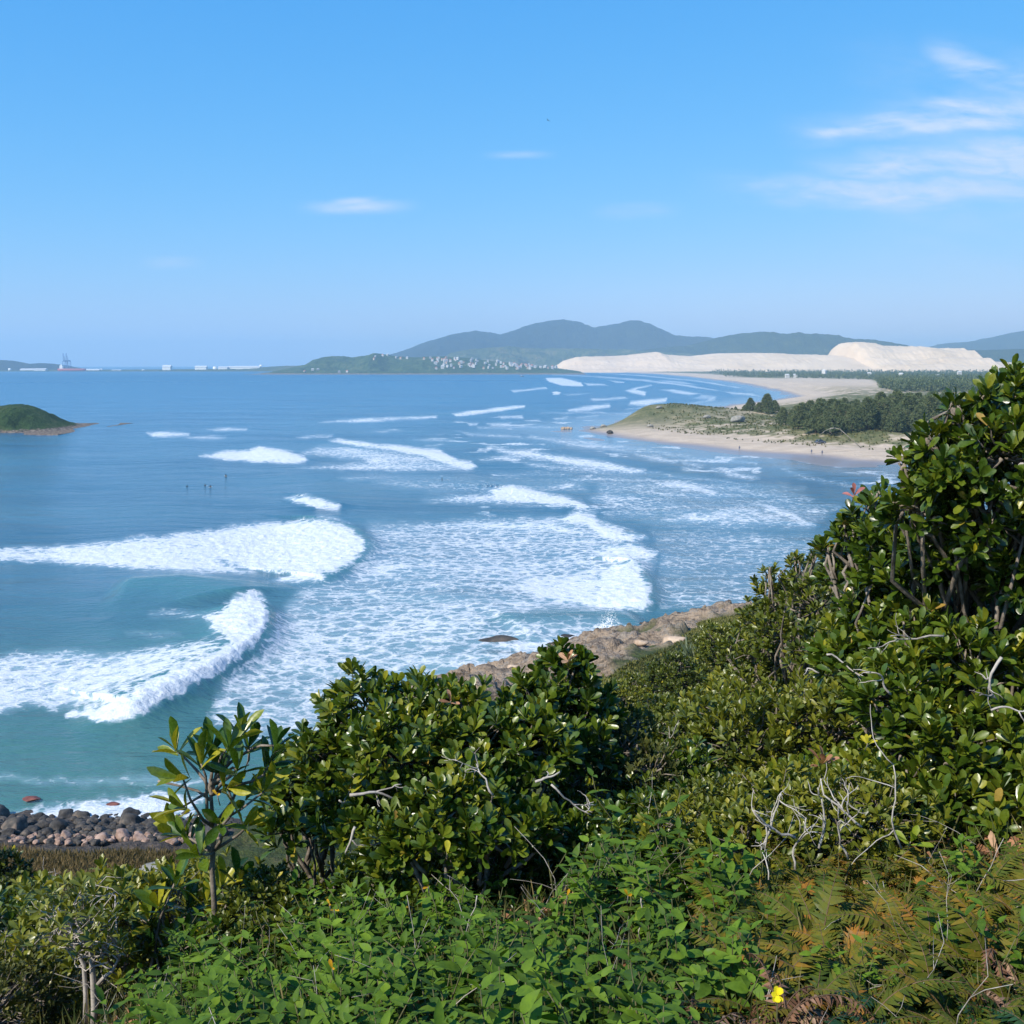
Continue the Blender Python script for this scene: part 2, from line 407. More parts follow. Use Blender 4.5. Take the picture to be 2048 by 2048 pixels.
# ------------------------------------------------------------------ sand spit, long beach and coastal plain
def G(u, v): return tuple(float(c) for c in gp(u, v, 0.0))
LAND = [(1400, 120), G(2500, 930), G(1932, 897), G(1700, 881), G(1561, 877), G(1500, 866), G(1430, 862), G(1362, 856), G(1290, 849), G(1223, 840), G(1150, 829), G(1098, 819), G(1068, 812.5),
        (33, 548), (50, 600), (85, 680), (130, 760), G(1362, 765), G(1440, 756), G(1490, 748), G(1470, 740), G(1436, 733), G(1400, 725), G(1362, 719), G(1300, 711.5), G(1240, 706), G(1170, 703), G(1080, 701), G(950, 700.2), G(820, 700.2), G(700, 700.5), (-1400, 7800), (-1400, 13500), (14000, 13500), (14000, 120)]
_lp = np.array(LAND)
def land_h(x, y):
    s = poly_sd(x, y, _lp)
    far = sstep(900, 2600, y)
    w = (1 - far)
    n = fbm(x * .03, y * .03, 21, 4); nf = fbm(x * .16, y * .16, 33, 3)
    toe = 34 - 10 * sstep(60, 20, x) + 10 * fbm(x * .02, y * .02, 8)
    beach = np.where(s > 0, 1.7 * sstep(0, 34, s) + .2 * np.minimum(s, 30) / 30, s * .035)
    dune = sstep(toe, toe + 34, s) * (1.6 + 3.6 * n + .9 * nf)
    dune *= (1 - .75 * far)
    mx, my = 82., 590.
    mound = 8.8 * np.exp(-(((x - mx) / 36) ** 2 + ((y - my) / 46) ** 2) ** 1.25) * sstep(6, 26, s)
    mound2 = 0.9 * np.exp(-(((x - 125) / 30) ** 2 + ((y - 560) / 40) ** 2)) * sstep(6, 26, s)
    dmask = sstep(30, 75, x) * .75 + .25
    wav = (fbm(x * .008, y * .004, 77, 3) - .5) * 5 * far * sstep(40, 200, s)
    return np.maximum(beach + dune * dmask * (1 - .8 * np.exp(-(((x - mx) / 45) ** 2 + ((y - my) / 55) ** 2))) + mound + mound2 + wav, -3.5), s
ang = np.linspace(-14, 40, 1000) * math.pi / 180
rr = 1 / np.linspace(1 / 290., 1 / 13000., 520)
R, A = np.meshgrid(rr, ang, indexing='ij')
X = R * np.sin(A); Y = R * np.cos(A); Z, S = land_h(X, Y)
mu, mv = proj(X, Y, Z)
mound_g = np.exp(-(((X - 74) / 56) ** 2 + ((Y - 588) / 70) ** 2) ** 2) * sstep(4, 13, S + (fbm(X * .1, Y * .1, 61) - .5) * 14)
farf = sstep(900, 1500, Y)
n_ = fbm(X * .05, Y * .05, 40, 4) * .6 + fbm(X * .3, Y * .3, 41, 3) * .4
scr = sstep(34, 52, S) * sstep(.36, .55, n_ + .16 * sstep(60, 140, S))
farveg = sstep(70, 150, S + (fbm(X * .01, Y * .004, 50, 3) - .5) * 120) * farf
SANDPATCH = [(1440, 716), (1500, 712), (1640, 714), (1660, 722), (1640, 745), (1500, 760), (1400, 750)]
farveg *= 1 - sstep(-4, 4, poly_sd(mu, mv, SANDPATCH) + (fbm(X * .02, Y * .01, 55) - .5) * 8)
grass_m = np.clip(np.maximum(np.maximum(mound_g, scr * (1 - farf)), farveg), 0, 1)
wetm = sstep(20, 7, S + (fbm(X * .02, Y * .02, 63, 3) - .5) * 14 - .0 * Y)
m, t, out = newmat('beach_sand'); N = NT(t)
p = N.pos(); n2 = N.noise(p, .12, 6, .6); n3 = N.noise(p, .9, 5, .65); trk = N.noise(N.vscale(p, (.16, 1, 1)), .5, 5, .7)
sand = N.ramp(n2, [(.3, (.44, .35, .26)), (.6, (.53, .43, .33)), (.8, (.58, .48, .37))])
sand = N.mix(1.0, sand, N.ramp(trk, [(.38, (.84, .83, .82)), (.52, (1, 1, 1)), (.62, (1.05, 1.04, 1.02)), (.66, (.86, .85, .83))]), 'MULTIPLY')
sand = N.mix(N.attr('wet'), sand, (.235, .195, .18))
gr = N.ramp(N.math('ADD', N.math('MULTIPLY', n2, .5), N.math('MULTIPLY', n3, .5)), [(.32, (.040, .054, .018)), (.47, (.098, .108, .040)), (.57, (.18, .16, .075)), (.70, (.32, .26, .17))])
base = N.mix(N.attr('grass'), sand, gr)
rg = N.mr(N.attr('wet'), 0, 1, .9, .28)
bp = N.n('ShaderNodeBump', {'Strength': N.mr(N.attr('wet'), 0, 1, .7, .02), 'Distance': 1.0, 'Height': N.math('ADD', n3, n2)})
ps = N.n('ShaderNodeBsdfPrincipled', {'Base Color': base, 'Roughness': rg, 'Specular IOR Level': N.mr(N.attr('wet'), 0, 1, .2, .5), 'Normal': bp.outputs[0]})
t.links.new(ps.outputs[0], out.inputs[0])
ac = Acc(); ac.add(np.stack([X, Y, Z], -1), grid_faces(*X.shape)[:, ::-1])
obj('beach', ac.mesh('beach', m, True, {'grass': grass_m, 'wet': wetm}), kind='structure')
def lz(x, y): return land_h(np.asarray(x, float), np.asarray(y, float))[0]

# ------------------------------------------------------------------ hills
def ridge(name, outl, Y0, depth, mat, base=0.0, front=None, ns=.12, step=None, kind='structure', seed=0, back=None, label=None, cat=None, nscale=1.0, sharp=1.0, saw=0.):
    o = np.array(outl, float)
    front = front or depth; back = back or depth
    us = np.linspace(o[0, 0], o[-1, 0], int(max(60, (o[-1, 0] - o[0, 0]) / 1.1)))
    vs = np.interp(us, o[:, 0], o[:, 1])
    top = np.array([at(u, v, Y0) for u, v in zip(us, vs)])
    xs = top[:, 0]; zt = np.maximum(top[:, 2] - base, 0)
    q = np.linspace(-1, 1, 61)
    Xg = np.repeat(xs[None], 61, 0); Yg = Y0 + np.where(q < 0, q * front, q * back)[:, None] + np.zeros_like(Xg)
    H0 = np.percentile(zt, 90) + 1e-3
    fl = fbm(Xg / (H0 * 1.3) * nscale, Yg / (H0 * 2.2) * max(nscale, .9), seed + 3, 5)
    pr = (np.cos(np.abs(q) ** sharp * math.pi) * .5 + .5)[:, None]
    gully = (fl - .5) * 2 * ns
    env = np.sin(np.clip(1 - np.abs(q), 0, 1) * math.pi)[:, None]
    fine = (fbm(Xg / (H0 * .12), Yg / (H0 * .12), seed + 9, 3) - .5) * .05
    Zg = base + zt[None] * np.clip(pr + gully * env * 1.3 + fine * np.sign(1 - np.abs(q))[:, None], 0, 1.08) - (np.abs(q) > .97)[:, None] * 3
    if saw:
        ph = (Yg + 420 * fbm(Xg / 900, Yg / 900, seed + 30, 3) + Xg * .12) / 150; ph = ph - np.floor(ph)
        Zg = Zg + saw * zt[None] * np.where(ph < .75, ph / .75, (1 - ph) / .25) * env * fbm(Xg / 260, Yg / 200, seed + 31, 3)
    ac = Acc(); ac.add(np.stack([Xg, Yg, Zg], -1), grid_faces(*Xg.shape), None, fl.ravel())
    o_ = obj(name, ac.mesh(name, mat, True), kind=kind, label=label, cat=cat)
    return o_, (Xg, Yg, Zg)

def hill_mat(name, stops, scale, bump=.6, bd=6., rock=None):
    m, t, out = newmat(name); N = NT(t); p = N.pos()
    a = N.noise(p, scale, 8, .62); b = N.noise(p, scale * 6, 7, .66)
    f = N.math('ADD', N.math('MULTIPLY', a, .62), N.math('MULTIPLY', b, .38))
    c = N.ramp(f, stops)
    if rock:
        z = N.n('ShaderNodeSeparateXYZ', {0: p}).outputs[2]
        k = N.mr(N.math('ADD', z, N.math('MULTIPLY', N.math('SUBTRACT', b, .5), rock * 3)), rock * .7, rock * 1.3, 1, 0)
        rc = N.ramp(N.noise(p, scale * 10, 4, .6), [(.35, (.06, .05, .045)), (.55, (.22, .17, .13)), (.7, (.42, .35, .28))])
        c = N.mix(k, c, rc)
    bp = N.n('ShaderNodeBump', {'Strength': bump, 'Distance': bd, 'Height': b})
    ps = N.n('ShaderNodeBsdfPrincipled', {'Base Color': c, 'Roughness': .95, 'Specular IOR Level': .1, 'Normal': bp.outputs[0]})
    t.links.new(ps.outputs[0], out.inputs[0]); return m

M_mtn = hill_mat('forest_mountain', [(.35, (.006, .010, .007)), (.55, (.014, .021, .012)), (.7, (.032, .036, .02))], .006, .8, 25)
M_grn = hill_mat('forest_hill', [(.35, (.009, .019, .009)), (.55, (.024, .040, .015)), (.7, (.060, .064, .028))], .012, .8, 14)
M_low = hill_mat('farmed_hill', [(.35, (.022, .04, .016)), (.5, (.06, .08, .03)), (.6, (.12, .115, .055)), (.72, (.22, .165, .10))], .012, .6, 8)
M_head = hill_mat('headland_scrub', [(.35, (.020, .042, .014)), (.52, (.048, .082, .026)), (.62, (.10, .115, .045)), (.74, (.24, .19, .12))], .03, .7, 5, rock=3.)
M_isl = hill_mat('island_scrub', [(.35, (.018, .036, .010)), (.52, (.038, .072, .020)), (.64, (.085, .095, .038)), (.76, (.13, .11, .06))], .09, .9, 2, rock=1.1)
M_dune = hill_mat('dune_sand', [(.3, (.54, .39, .245)), (.42, (.64, .475, .31)), (.6, (.71, .54, .37)), (.655, (.66, .49, .33)), (.68, (.34, .31, .20)), (.73, (.16, .17, .10))], .006, .6, 7)
ridge('mountain', [(700, 690), (735, 669), (760, 662), (800, 647), (840, 635), (880, 627), (898, 624), (925, 628), (945, 631), (985, 619), (1010, 611), (1040, 606), (1062, 604), (1090, 609), (1117, 619), (1150, 616), (1180, 612), (1215, 617), (1240, 627), (1262, 637), (1290, 638), (1330, 637), (1345, 640), (1400, 650), (1500, 660), (1600, 680)], 7600, 1300, M_mtn, ns=.35, seed=1)
ridge('mountain', [(1740, 672), (1770, 657), (1800, 650), (1840, 645), (1880, 635), (1910, 628), (1932, 624), (2000, 622), (2080, 626), (2200, 640), (2300, 690)], 8800, 1400, M_mtn, ns=.3, seed=2)
ridge('hill', [(1150, 690), (1180, 668), (1200, 662), (1260, 655), (1300, 652), (1340, 641), (1375, 632), (1410, 628), (1445, 627), (1480, 632), (1500, 631), (1540, 630), (1580, 632), (1600, 638), (1630, 640), (1650, 641), (1700, 649), (1720, 655), (1760, 664), (1800, 670), (1850, 690)], 5900, 650, M_grn, ns=.35, seed=3)
ridge('hill', [(800, 700), (850, 667), (880, 660), (940, 655), (1000, 657), (1050, 658), (1100, 659), (1200, 661), (1300, 668), (1400, 690)], 5650, 600, M_low, ns=.3, seed=4, nscale=1.5)
_, HEADG = ridge('headland', [(524, 704), (545, 695), (560, 692), (585, 688), (600, 678), (612, 674), (625, 672), (650, 672), (660, 675), (690, 671), (715, 667), (745, 672), (780, 675), (830, 672), (880, 675), (930, 682), (980, 687), (1040, 693), (1090, 700)], 3900, 520, M_head, ns=.3, seed=5, front=520, back=700)
ridge('hill', [(1690, 690), (1745, 668), (1790, 659), (1850, 661), (1932, 658), (2050, 663), (2300, 690)], 5450, 380, M_grn, ns=.2, seed=6)
ridge('hill', [(-260, 672), (-80, 676), (0, 680), (30, 682), (58, 687), (75, 685), (95, 686), (110, 689), (130, 694), (150, 702)], 5700, 400, M_mtn, ns=.25, seed=7)
_, PORTG = ridge('coastal_plain', [(-400, 699), (0, 699), (100, 698), (300, 697.5), (480, 695), (540, 691), (580, 690), (640, 694), (680, 702)], 5200, 400, M_low, ns=.1, seed=8, sharp=4)
_, DUNEG = ridge('sand_dune', [(1040, 700), (1052, 688), (1062, 681), (1085, 674), (1130, 673), (1180, 671), (1238, 664), (1252, 669), (1300, 672), (1350, 667), (1420, 666), (1480, 668), (1540, 670), (1572, 671), (1580, 655), (1590, 647), (1612, 646), (1650, 652), (1690, 653), (1715, 657), (1745, 661), (1782, 657), (1790, 668), (1796, 683), (1805, 684), (1850, 682), (1932, 685), (2100, 684), (2400, 695)], 4900, 620, M_dune, ns=.16, seed=9, front=800, back=380, nscale=.5, saw=.22)
_, ISLG = ridge('island', [(-420, 815), (-300, 792), (-150, 772), (-40, 766), (0, 766), (42, 768), (60, 773), (80, 783), (100, 796), (120, 806), (135, 810), (150, 812), (170, 816), (176, 819)], 545, 46, M_isl, ns=.5, seed=10, front=44, back=60)
# ------------------------------------------------------------------ sea with breaking waves
WAVES = [  # crest (listed from the near end to the far end, beach on the right hand), height, front width, back width
    ([(120, 1352), (250, 1338), (330, 1302), (420, 1252), (485, 1205), (500, 1160), (470, 1124)], 2.0, 1.6, 6.0),
    ([(500, 1098), (610, 1090), (670, 1060), (692, 1032), (668, 1002), (605, 982), (500, 995)], 1.3, 2.0, 9.0),
    ([(1224, 1018), (1160, 996), (1128, 984), (1095, 975), (1050, 977)], 1.3, 2.0, 8.0),
    ([(1150, 1050), (1232, 1042), (1190, 1028), (1130, 1036)], .9, 1.5, 6.0),
    ([(1180, 1150), (1222, 1132), (1216, 1095), (1195, 1062), (1150, 1070)], 1.1, 1.5, 6.0),
    ([(1113, 960), (1060, 940), (968, 920), (925, 928)], 1.6, 2.5, 9.0),
    ([(642, 957), (585, 938), (532, 942)], 1.5, 2.5, 7.0),
    ([(583, 870), (535, 854), (488, 847), (420, 853), (380, 860)], 1.5, 3.0, 10.0),
    ([(898, 882), (845, 863), (780, 846), (700, 838), (620, 832)], 1.4, 3.0, 12.0),
    ([(1217, 891), (1150, 874), (1085, 866), (1000, 852), (900, 848)], 1.0, 3.0, 10.0),
    ([(1365, 936), (1320, 918), (1230, 909)], .7, 2.0, 8.0),
    ([(1540, 991), (1490, 970), (1412, 949)], .7, 2.0, 9.0),
    ([(1000, 767), (940, 774), (850, 781), (760, 787), (640, 795)], 1.6, 4.0, 14.0),
    ([(470, 1124), (425, 1108), (330, 1100), (200, 1105)], 1.4, 5.0, 8.0),
    ([(1220, 1160), (1050, 1165), (930, 1175)], .8, 4.0, 6.0),
]
FOAM = [
    (1.0, [(400, 1003), (500, 990), (560, 984), (605, 974), (640, 982), (670, 1000), (692, 1022), (694, 1040), (672, 1062), (650, 1072), (618, 1078), (612, 1092), (560, 1102), (515, 1098), (560, 1083), (480, 1078), (430, 1060), (380, 1030)]),
    (.84, [(-60, 1036), (0, 1033), (90, 1030), (200, 1022), (280, 1012), (400, 1000), (430, 1060), (480, 1082), (300, 1076), (150, 1066), (0, 1056), (-60, 1052)]),
    (.5, [(420, 996), (440, 990), (520, 984), (560, 984), (500, 996)]),
    (1.0, [(385, 1163), (415, 1145), (440, 1128), (470, 1112), (495, 1132), (507, 1150), (502, 1172), (494, 1195), (480, 1214), (445, 1252), (422, 1264), (372, 1292), (330, 1315), (290, 1337), (250, 1349), (205, 1363), (165, 1360), (136, 1351), (160, 1338), (210, 1322), (260, 1288), (340, 1255), (400, 1235), (435, 1215), (430, 1200), (400, 1190)]),
    (.66, [(-60, 1240), (60, 1230), (130, 1228), (200, 1231), (280, 1222), (350, 1213), (430, 1203), (405, 1240), (340, 1260), (260, 1295), (200, 1330), (140, 1337), (60, 1333), (0, 1343), (-60, 1345)]),
    (.6, [(280, 1156), (320, 1151), (385, 1157), (392, 1167), (340, 1164), (300, 1161)]),
    (.45, [(235, 1196), (300, 1189), (345, 1197), (290, 1204)]),
    (.48, [(690, 985), (800, 984), (1000, 981), (1100, 975), (1200, 1010), (1235, 1040), (1222, 1150), (1130, 1152), (1060, 1150), (950, 1165), (900, 1200), (870, 1230), (760, 1290), (640, 1370), (560, 1395), (490, 1410), (400, 1360), (420, 1285), (480, 1240), (515, 1170), (560, 1112), (660, 1080), (700, 1040)]),
    (.46, [(850, 1190), (1000, 1160), (1150, 1165), (1200, 1185), (1060, 1225), (940, 1285), (800, 1310), (640, 1400), (560, 1420), (620, 1340), (760, 1270)]),
    (1.0, [(1040, 984), (1075, 970), (1095, 965), (1120, 974), (1128, 984), (1160, 994), (1220, 1015), (1190, 1023), (1140, 1018), (1100, 992), (1060, 986)]),
    (.62, [(760, 990), (900, 981), (1040, 974), (1095, 990), (1180, 1020), (1100, 1016), (900, 1004), (760, 1004)]),
    (.95, [(1110, 1040), (1150, 1033), (1190, 1024), (1215, 1029), (1236, 1042), (1227, 1053), (1180, 1056), (1140, 1052)]),
    (.6, [(950, 1042), (1110, 1038), (1150, 1052), (1050, 1052), (950, 1050)]),
    (.93, [(1130, 1078), (1170, 1062), (1195, 1055), (1214, 1070), (1220, 1095), (1226, 1130), (1217, 1149), (1170, 1151), (1130, 1148), (1120, 1120)]),
    (.76, [(980, 1085), (1140, 1068), (1130, 1145), (1050, 1140), (980, 1122)]),
    (.55, [(850, 1060), (1000, 1055), (1080, 1065), (1000, 1100), (860, 1090)]),
    (1.0, [(925, 926), (965, 914), (985, 918), (1030, 929), (1065, 937), (1100, 947), (1115, 958), (1097, 964), (1080, 956), (1040, 956), (1010, 949), (960, 946), (930, 941)]),
    (.7, [(795, 943), (850, 936), (930, 928), (960, 947), (1020, 956), (940, 949), (850, 946)]),
    (.95, [(533, 942), (560, 936), (580, 933), (612, 942), (642, 954), (636, 961), (600, 959), (575, 949), (550, 946)]),
    (.92, [(378, 860), (420, 852), (470, 849), (490, 843), (530, 848), (570, 857), (583, 868), (560, 874), (500, 873), (430, 869)]),
    (.88, [(622, 832), (640, 828), (700, 835), (780, 843), (832, 849), (847, 861), (890, 871), (899, 880), (880, 887), (850, 881), (800, 862), (720, 848), (650, 838)]),
    (.55, [(600, 842), (650, 840), (800, 860), (880, 886), (780, 891), (650, 887), (560, 882), (690, 870), (560, 857)]),
    (.85, [(850, 780), (900, 773), (960, 766), (992, 764), (992, 770), (950, 776), (900, 782), (860, 786)]),
    (.8, [(600, 797), (640, 792), (700, 788), (760, 787), (824, 784), (824, 790), (760, 793), (680, 797)]),
    (.8, [(275, 817), (320, 814), (357, 818), (357, 823), (290, 824)]), (.6, [(345, 825), (400, 822), (427, 826), (380, 830)]), (.65, [(390, 810), (430, 807), (467, 808), (465, 812), (410, 813)]),
    (.8, [(930, 846), (1000, 850), (1040, 857), (1085, 864), (1150, 872), (1218, 887), (1218, 892), (1160, 890), (1085, 879), (1030, 869), (940, 852)]),
    (.7, [(1200, 856), (1240, 860), (1278, 870), (1270, 874), (1230, 867)]), (.6, [(1285, 872), (1330, 880), (1328, 883), (1290, 877)]), (.6, [(1288, 883), (1322, 884), (1318, 889), (1292, 888)]),
    (.65, [(1345, 884), (1380, 889), (1430, 902), (1420, 906), (1370, 897)]), (.42, [(1476, 885), (1500, 891), (1560, 905), (1655, 919), (1640, 924), (1550, 911), (1490, 898)]),
    (.78, [(1228, 908), (1280, 906), (1320, 913), (1335, 921), (1367, 934), (1340, 936), (1300, 926), (1240, 917)]), (.52, [(1060, 902), (1160, 898), (1262, 904), (1262, 911), (1160, 910), (1080, 909)]),
    (.62, [(1368, 917), (1420, 924), (1490, 929), (1497, 934), (1430, 939), (1400, 933)]), (.72, [(1113, 938), (1160, 933), (1200, 935), (1222, 944), (1170, 944), (1120, 943)]),
    (.85, [(1412, 947), (1440, 951), (1490, 967), (1542, 990), (1520, 989), (1470, 973)]), (.58, [(1225, 986), (1300, 964), (1415, 949), (1480, 970), (1530, 991), (1400, 992), (1300, 990)]),
    (.36, [(1200, 940), (1400, 944), (1420, 955), (1300, 986), (1140, 978)]), (.5, [(1540, 947), (1592, 954), (1585, 958), (1550, 954)]),
    (.8, [(1028, 713), (1060, 713), (1096, 721), (1102, 729), (1060, 728), (1035, 721)]), (.6, [(1145, 716), (1178, 720), (1178, 723), (1160, 722)]), (.8, [(1041, 740), (1050, 738), (1060, 741), (1055, 745), (1045, 745)]), (.45, [(1060, 744), (1115, 741), (1115, 744), (1070, 747)]),
    (.7, [(1178, 737), (1200, 731), (1230, 725), (1230, 728), (1202, 735), (1222, 740), (1217, 747), (1190, 741)]), (.75, [(1190, 757), (1230, 752), (1258, 750), (1257, 759), (1220, 766), (1185, 764)]), (.65, [(1243, 735), (1270, 734), (1322, 743), (1300, 747)]),
    (.5, [(1300, 752), (1325, 744), (1354, 747), (1351, 756), (1310, 763), (1285, 764), (1335, 754)]), (.75, [(1068, 773), (1100, 766), (1150, 761), (1151, 768), (1110, 776), (1075, 777)]),
    (.8, [(940, 786), (985, 784), (985, 789), (945, 790)]), (.65, [(990, 792), (1018, 791), (1015, 795), (995, 795)]), (.75, [(1043, 789), (1072, 786), (1070, 791), (1048, 792)]), (.6, [(1085, 787), (1132, 782), (1128, 787), (1090, 790)]), (.6, [(1158, 781), (1192, 777), (1190, 781), (1165, 784)]),
    (.7, [(905, 868), (985, 856), (1000, 862), (940, 868)]), (.6, [(780, 830), (830, 827), (860, 830), (820, 833)]), (.7, [(920, 800), (965, 798), (960, 803), (930, 803)]), (.6, [(880, 798), (905, 799), (900, 803), (885, 803)]),
    (.5, [(700, 812), (750, 810), (760, 813), (720, 816)]), (.6, [(560, 824), (625, 820), (628, 823), (580, 827)]), (.35, [(900, 892), (1060, 886), (1130, 892), (1060, 900), (950, 900)]),
    (.74, [(-60, 1550), (0, 1542), (60, 1528), (150, 1516), (200, 1508), (330, 1496), (370, 1500), (350, 1535), (260, 1547), (200, 1554), (100, 1550), (30, 1563)]), (.47, [(-60, 1458), (0, 1460), (100, 1470), (200, 1467), (300, 1460), (400, 1464), (400, 1482), (300, 1484), (200, 1480), (100, 1482), (0, 1472), (-60, 1470)]),
    (.85, [(880, 1217), (950, 1200), (990, 1212), (1060, 1200), (1100, 1193), (1190, 1188), (1170, 1206), (1080, 1218), (1000, 1232), (940, 1226)]), (.8, [(930, 1290), (960, 1265), (1000, 1238), (1010, 1250), (970, 1290)]), (.75, [(590, 1370), (605, 1350), (640, 1342), (640, 1372)]),
    (.7, [(1280, 1178), (1330, 1158), (1420, 1138), (1420, 1146), (1340, 1168), (1290, 1184)]), (.5, [(1220, 1185), (1300, 1165), (1290, 1178), (1225, 1195)]),
    (.35, [(1225, 1000), (1400, 1000), (1560, 1010), (1600, 1060), (1480, 1130), (1380, 1150), (1240, 1150), (1235, 1060)]), (.28, [(690, 890), (1100, 900), (1120, 930), (820, 935), (700, 915)]), (.33, [(1130, 900), (1480, 910), (1580, 960), (1540, 1000), (1240, 1000), (1120, 950)]),
    (.5, [(980, 868), (1100, 880), (1230, 895), (1240, 900), (1100, 892), (990, 880)]), (.5, [(1240, 925), (1420, 945), (1440, 952), (1260, 938)]), (.55, [(1160, 960), (1290, 958), (1300, 966), (1170, 970)]), (.5, [(640, 900), (760, 896), (770, 902), (660, 908)]), (.55, [(1000, 820), (1120, 838), (1200, 850), (1190, 853), (1080, 842), (990, 826)]), (.5, [(870, 815), (980, 822), (985, 828), (880, 822)]), (.6, [(1100, 722), (1140, 724), (1150, 728), (1110, 728)]), (.6, [(960, 736), (1030, 730), (1035, 734), (970, 741)]), (.55, [(1240, 716), (1290, 720), (1320, 727), (1260, 722)]), (.6, [(1360, 738), (1420, 742), (1440, 748), (1380, 744)]), (.6, [(1110, 752), (1180, 748), (1185, 753), (1120, 757)]), (.5, [(1270, 770), (1330, 766), (1340, 770), (1290, 775)]), (.45, [(700, 858), (860, 872), (870, 880), (720, 870)]), (.5, [(1420, 1030), (1520, 1026), (1540, 1034), (1440, 1040)]), (.5, [(1280, 1070), (1400, 1062), (1420, 1070), (1300, 1080)]),
    (.62, [(1040, 706), (1120, 709), (1220, 716), (1300, 726), (1360, 737), (1352, 738), (1290, 729), (1210, 719), (1110, 711), (1040, 708)]), (.6, [(1130, 703), (1220, 708), (1320, 718), (1400, 731), (1392, 732), (1310, 720), (1210, 710), (1130, 704.5)]), (.6, [(1180, 770), (1280, 764), (1352, 767), (1350, 769), (1280, 767), (1180, 773)]), (.55, [(1020, 778), (1130, 776), (1200, 784), (1130, 780), (1020, 781)]), (.55, [(900, 806), (1020, 802), (1060, 806), (1020, 807), (905, 810)]), (.55, [(1060, 826), (1180, 842), (1320, 862), (1430, 873), (1428, 876), (1310, 866), (1170, 846), (1058, 829)]), (.5, [(1130, 884), (1260, 894), (1400, 910), (1520, 922), (1518, 926), (1390, 915), (1250, 899), (1130, 888)]),
    (.45, [(760, 1290), (860, 1270), (930, 1262), (880, 1292), (780, 1306)]),
]
ang = np.concatenate([np.linspace(-100, -31, 40), np.linspace(-30.8, 30.8, 1230), np.linspace(31, 80, 40)]) * math.pi / 180
rr = np.concatenate([np.linspace(20, 66, 20), 1 / np.linspace(1 / 67., 1 / 14500., 960)])
R, A = np.meshgrid(rr, ang, indexing='ij')
X = R * np.sin(A); Y = R * np.cos(A); Z = np.zeros_like(X)
Z += .22 * np.sin(X * .16 + Y * .05 + 3 * fbm(X * .01, Y * .01, 90)) * sstep(1500, 300, R) + .5 * (fbm(X * .05 + Y * .015, Y * .03, 91, 3) - .5)
def crest_add(X, Y, pts, h, wf, wb):
    P = np.array([gp(u, v, .5 * h) for u, v in pts])
    best = np.full(X.shape, 1e18); sg = np.zeros(X.shape); tt = np.zeros(X.shape)
    seg = np.linalg.norm(np.diff(P, axis=0), axis=1); cum = np.r_[0, np.cumsum(seg)]; L = cum[-1]
    for i in range(len(P) - 1):
        ex, ey = P[i + 1] - P[i]; wx = X - P[i, 0]; wy = Y - P[i, 1]
        t = np.clip((wx * ex + wy * ey) / (ex * ex + ey * ey), 0, 1)
        d = (wx - t * ex) ** 2 + (wy - t * ey) ** 2
        k = d < best
        best = np.where(k, d, best); sg = np.where(k, np.sign(ey * wx - ex * wy), sg); tt = np.where(k, (cum[i] + t * seg[i]) / L, tt)
    d = np.sqrt(best)
    env = sstep(0, .14, tt) * sstep(1, .86, tt)
    wv = np.where(sg > 0, wf, wb)
    return h * env * np.exp(-(d / wv) ** 2)
CR = np.zeros_like(X)
for pts, h, wf, wb in WAVES:
    P = np.array([gp(u, v, 0) for u, v in pts]); mg = 40
    i0 = np.searchsorted(rr, np.hypot(*P.T).min() - mg); i1 = np.searchsorted(rr, np.hypot(*P.T).max() + mg)
    sl = slice(max(i0 - 1, 0), i1 + 1)
    CR[sl] = np.maximum(CR[sl], crest_add(X[sl], Y[sl], pts, h * (.9 if np.hypot(*P.T).min() < 180 else .45), wf * 1.4, wb * 1.3))
Z += CR
U, V = proj(X, Y, Z)
inview = (U > -300) & (U < 2300)
am = 2.4 + .042 * np.clip(V - 700, 0, 900)
NXw = A / .012; NYw = np.log(R) / .045
wu = (fbm(NXw, NYw, 101, 4) - .5) * am * 1.5; wv_ = (fbm(NXw, NYw, 131, 4) - .5) * am * .7
PU = U + wu; PV = V + wv_
foam = np.zeros_like(X)
rowmin = V.min(axis=1)
for amt, poly in FOAM:
    p = np.array(poly, float); u0, v0 = p.min(0); u1, v1 = p.max(0)
    e = max(1.6, min(16, .045 * (v1 - 695)))
    sel = (PU > u0 - 2 * e) & (PU < u1 + 2 * e) & (PV > v0 - 2 * e) & (PV < v1 + 2 * e)
    if not sel.any(): continue
    sdv = poly_sd(PU[sel], PV[sel] , p)
    hard = amt > .8
    if v1 < 800: amt *= .80
    f = amt * (sstep(-e * .8, e * .9, sdv) if hard else sstep(-e * 1.2, e * 1.2, sdv))
    foam[sel] = np.maximum(foam[sel], f)
# a few stray flecks in the surf zone
surf = sstep(0, 1, np.clip((PU - 700) / 200, 0, 1)) * sstep(760, 790, PV) * sstep(1020, 940, PV)
fl = fbm(NXw * .5, NYw * 1.3, 151, 3)
foam = np.maximum(foam, surf * .5 * sstep(.62, .76, fl))
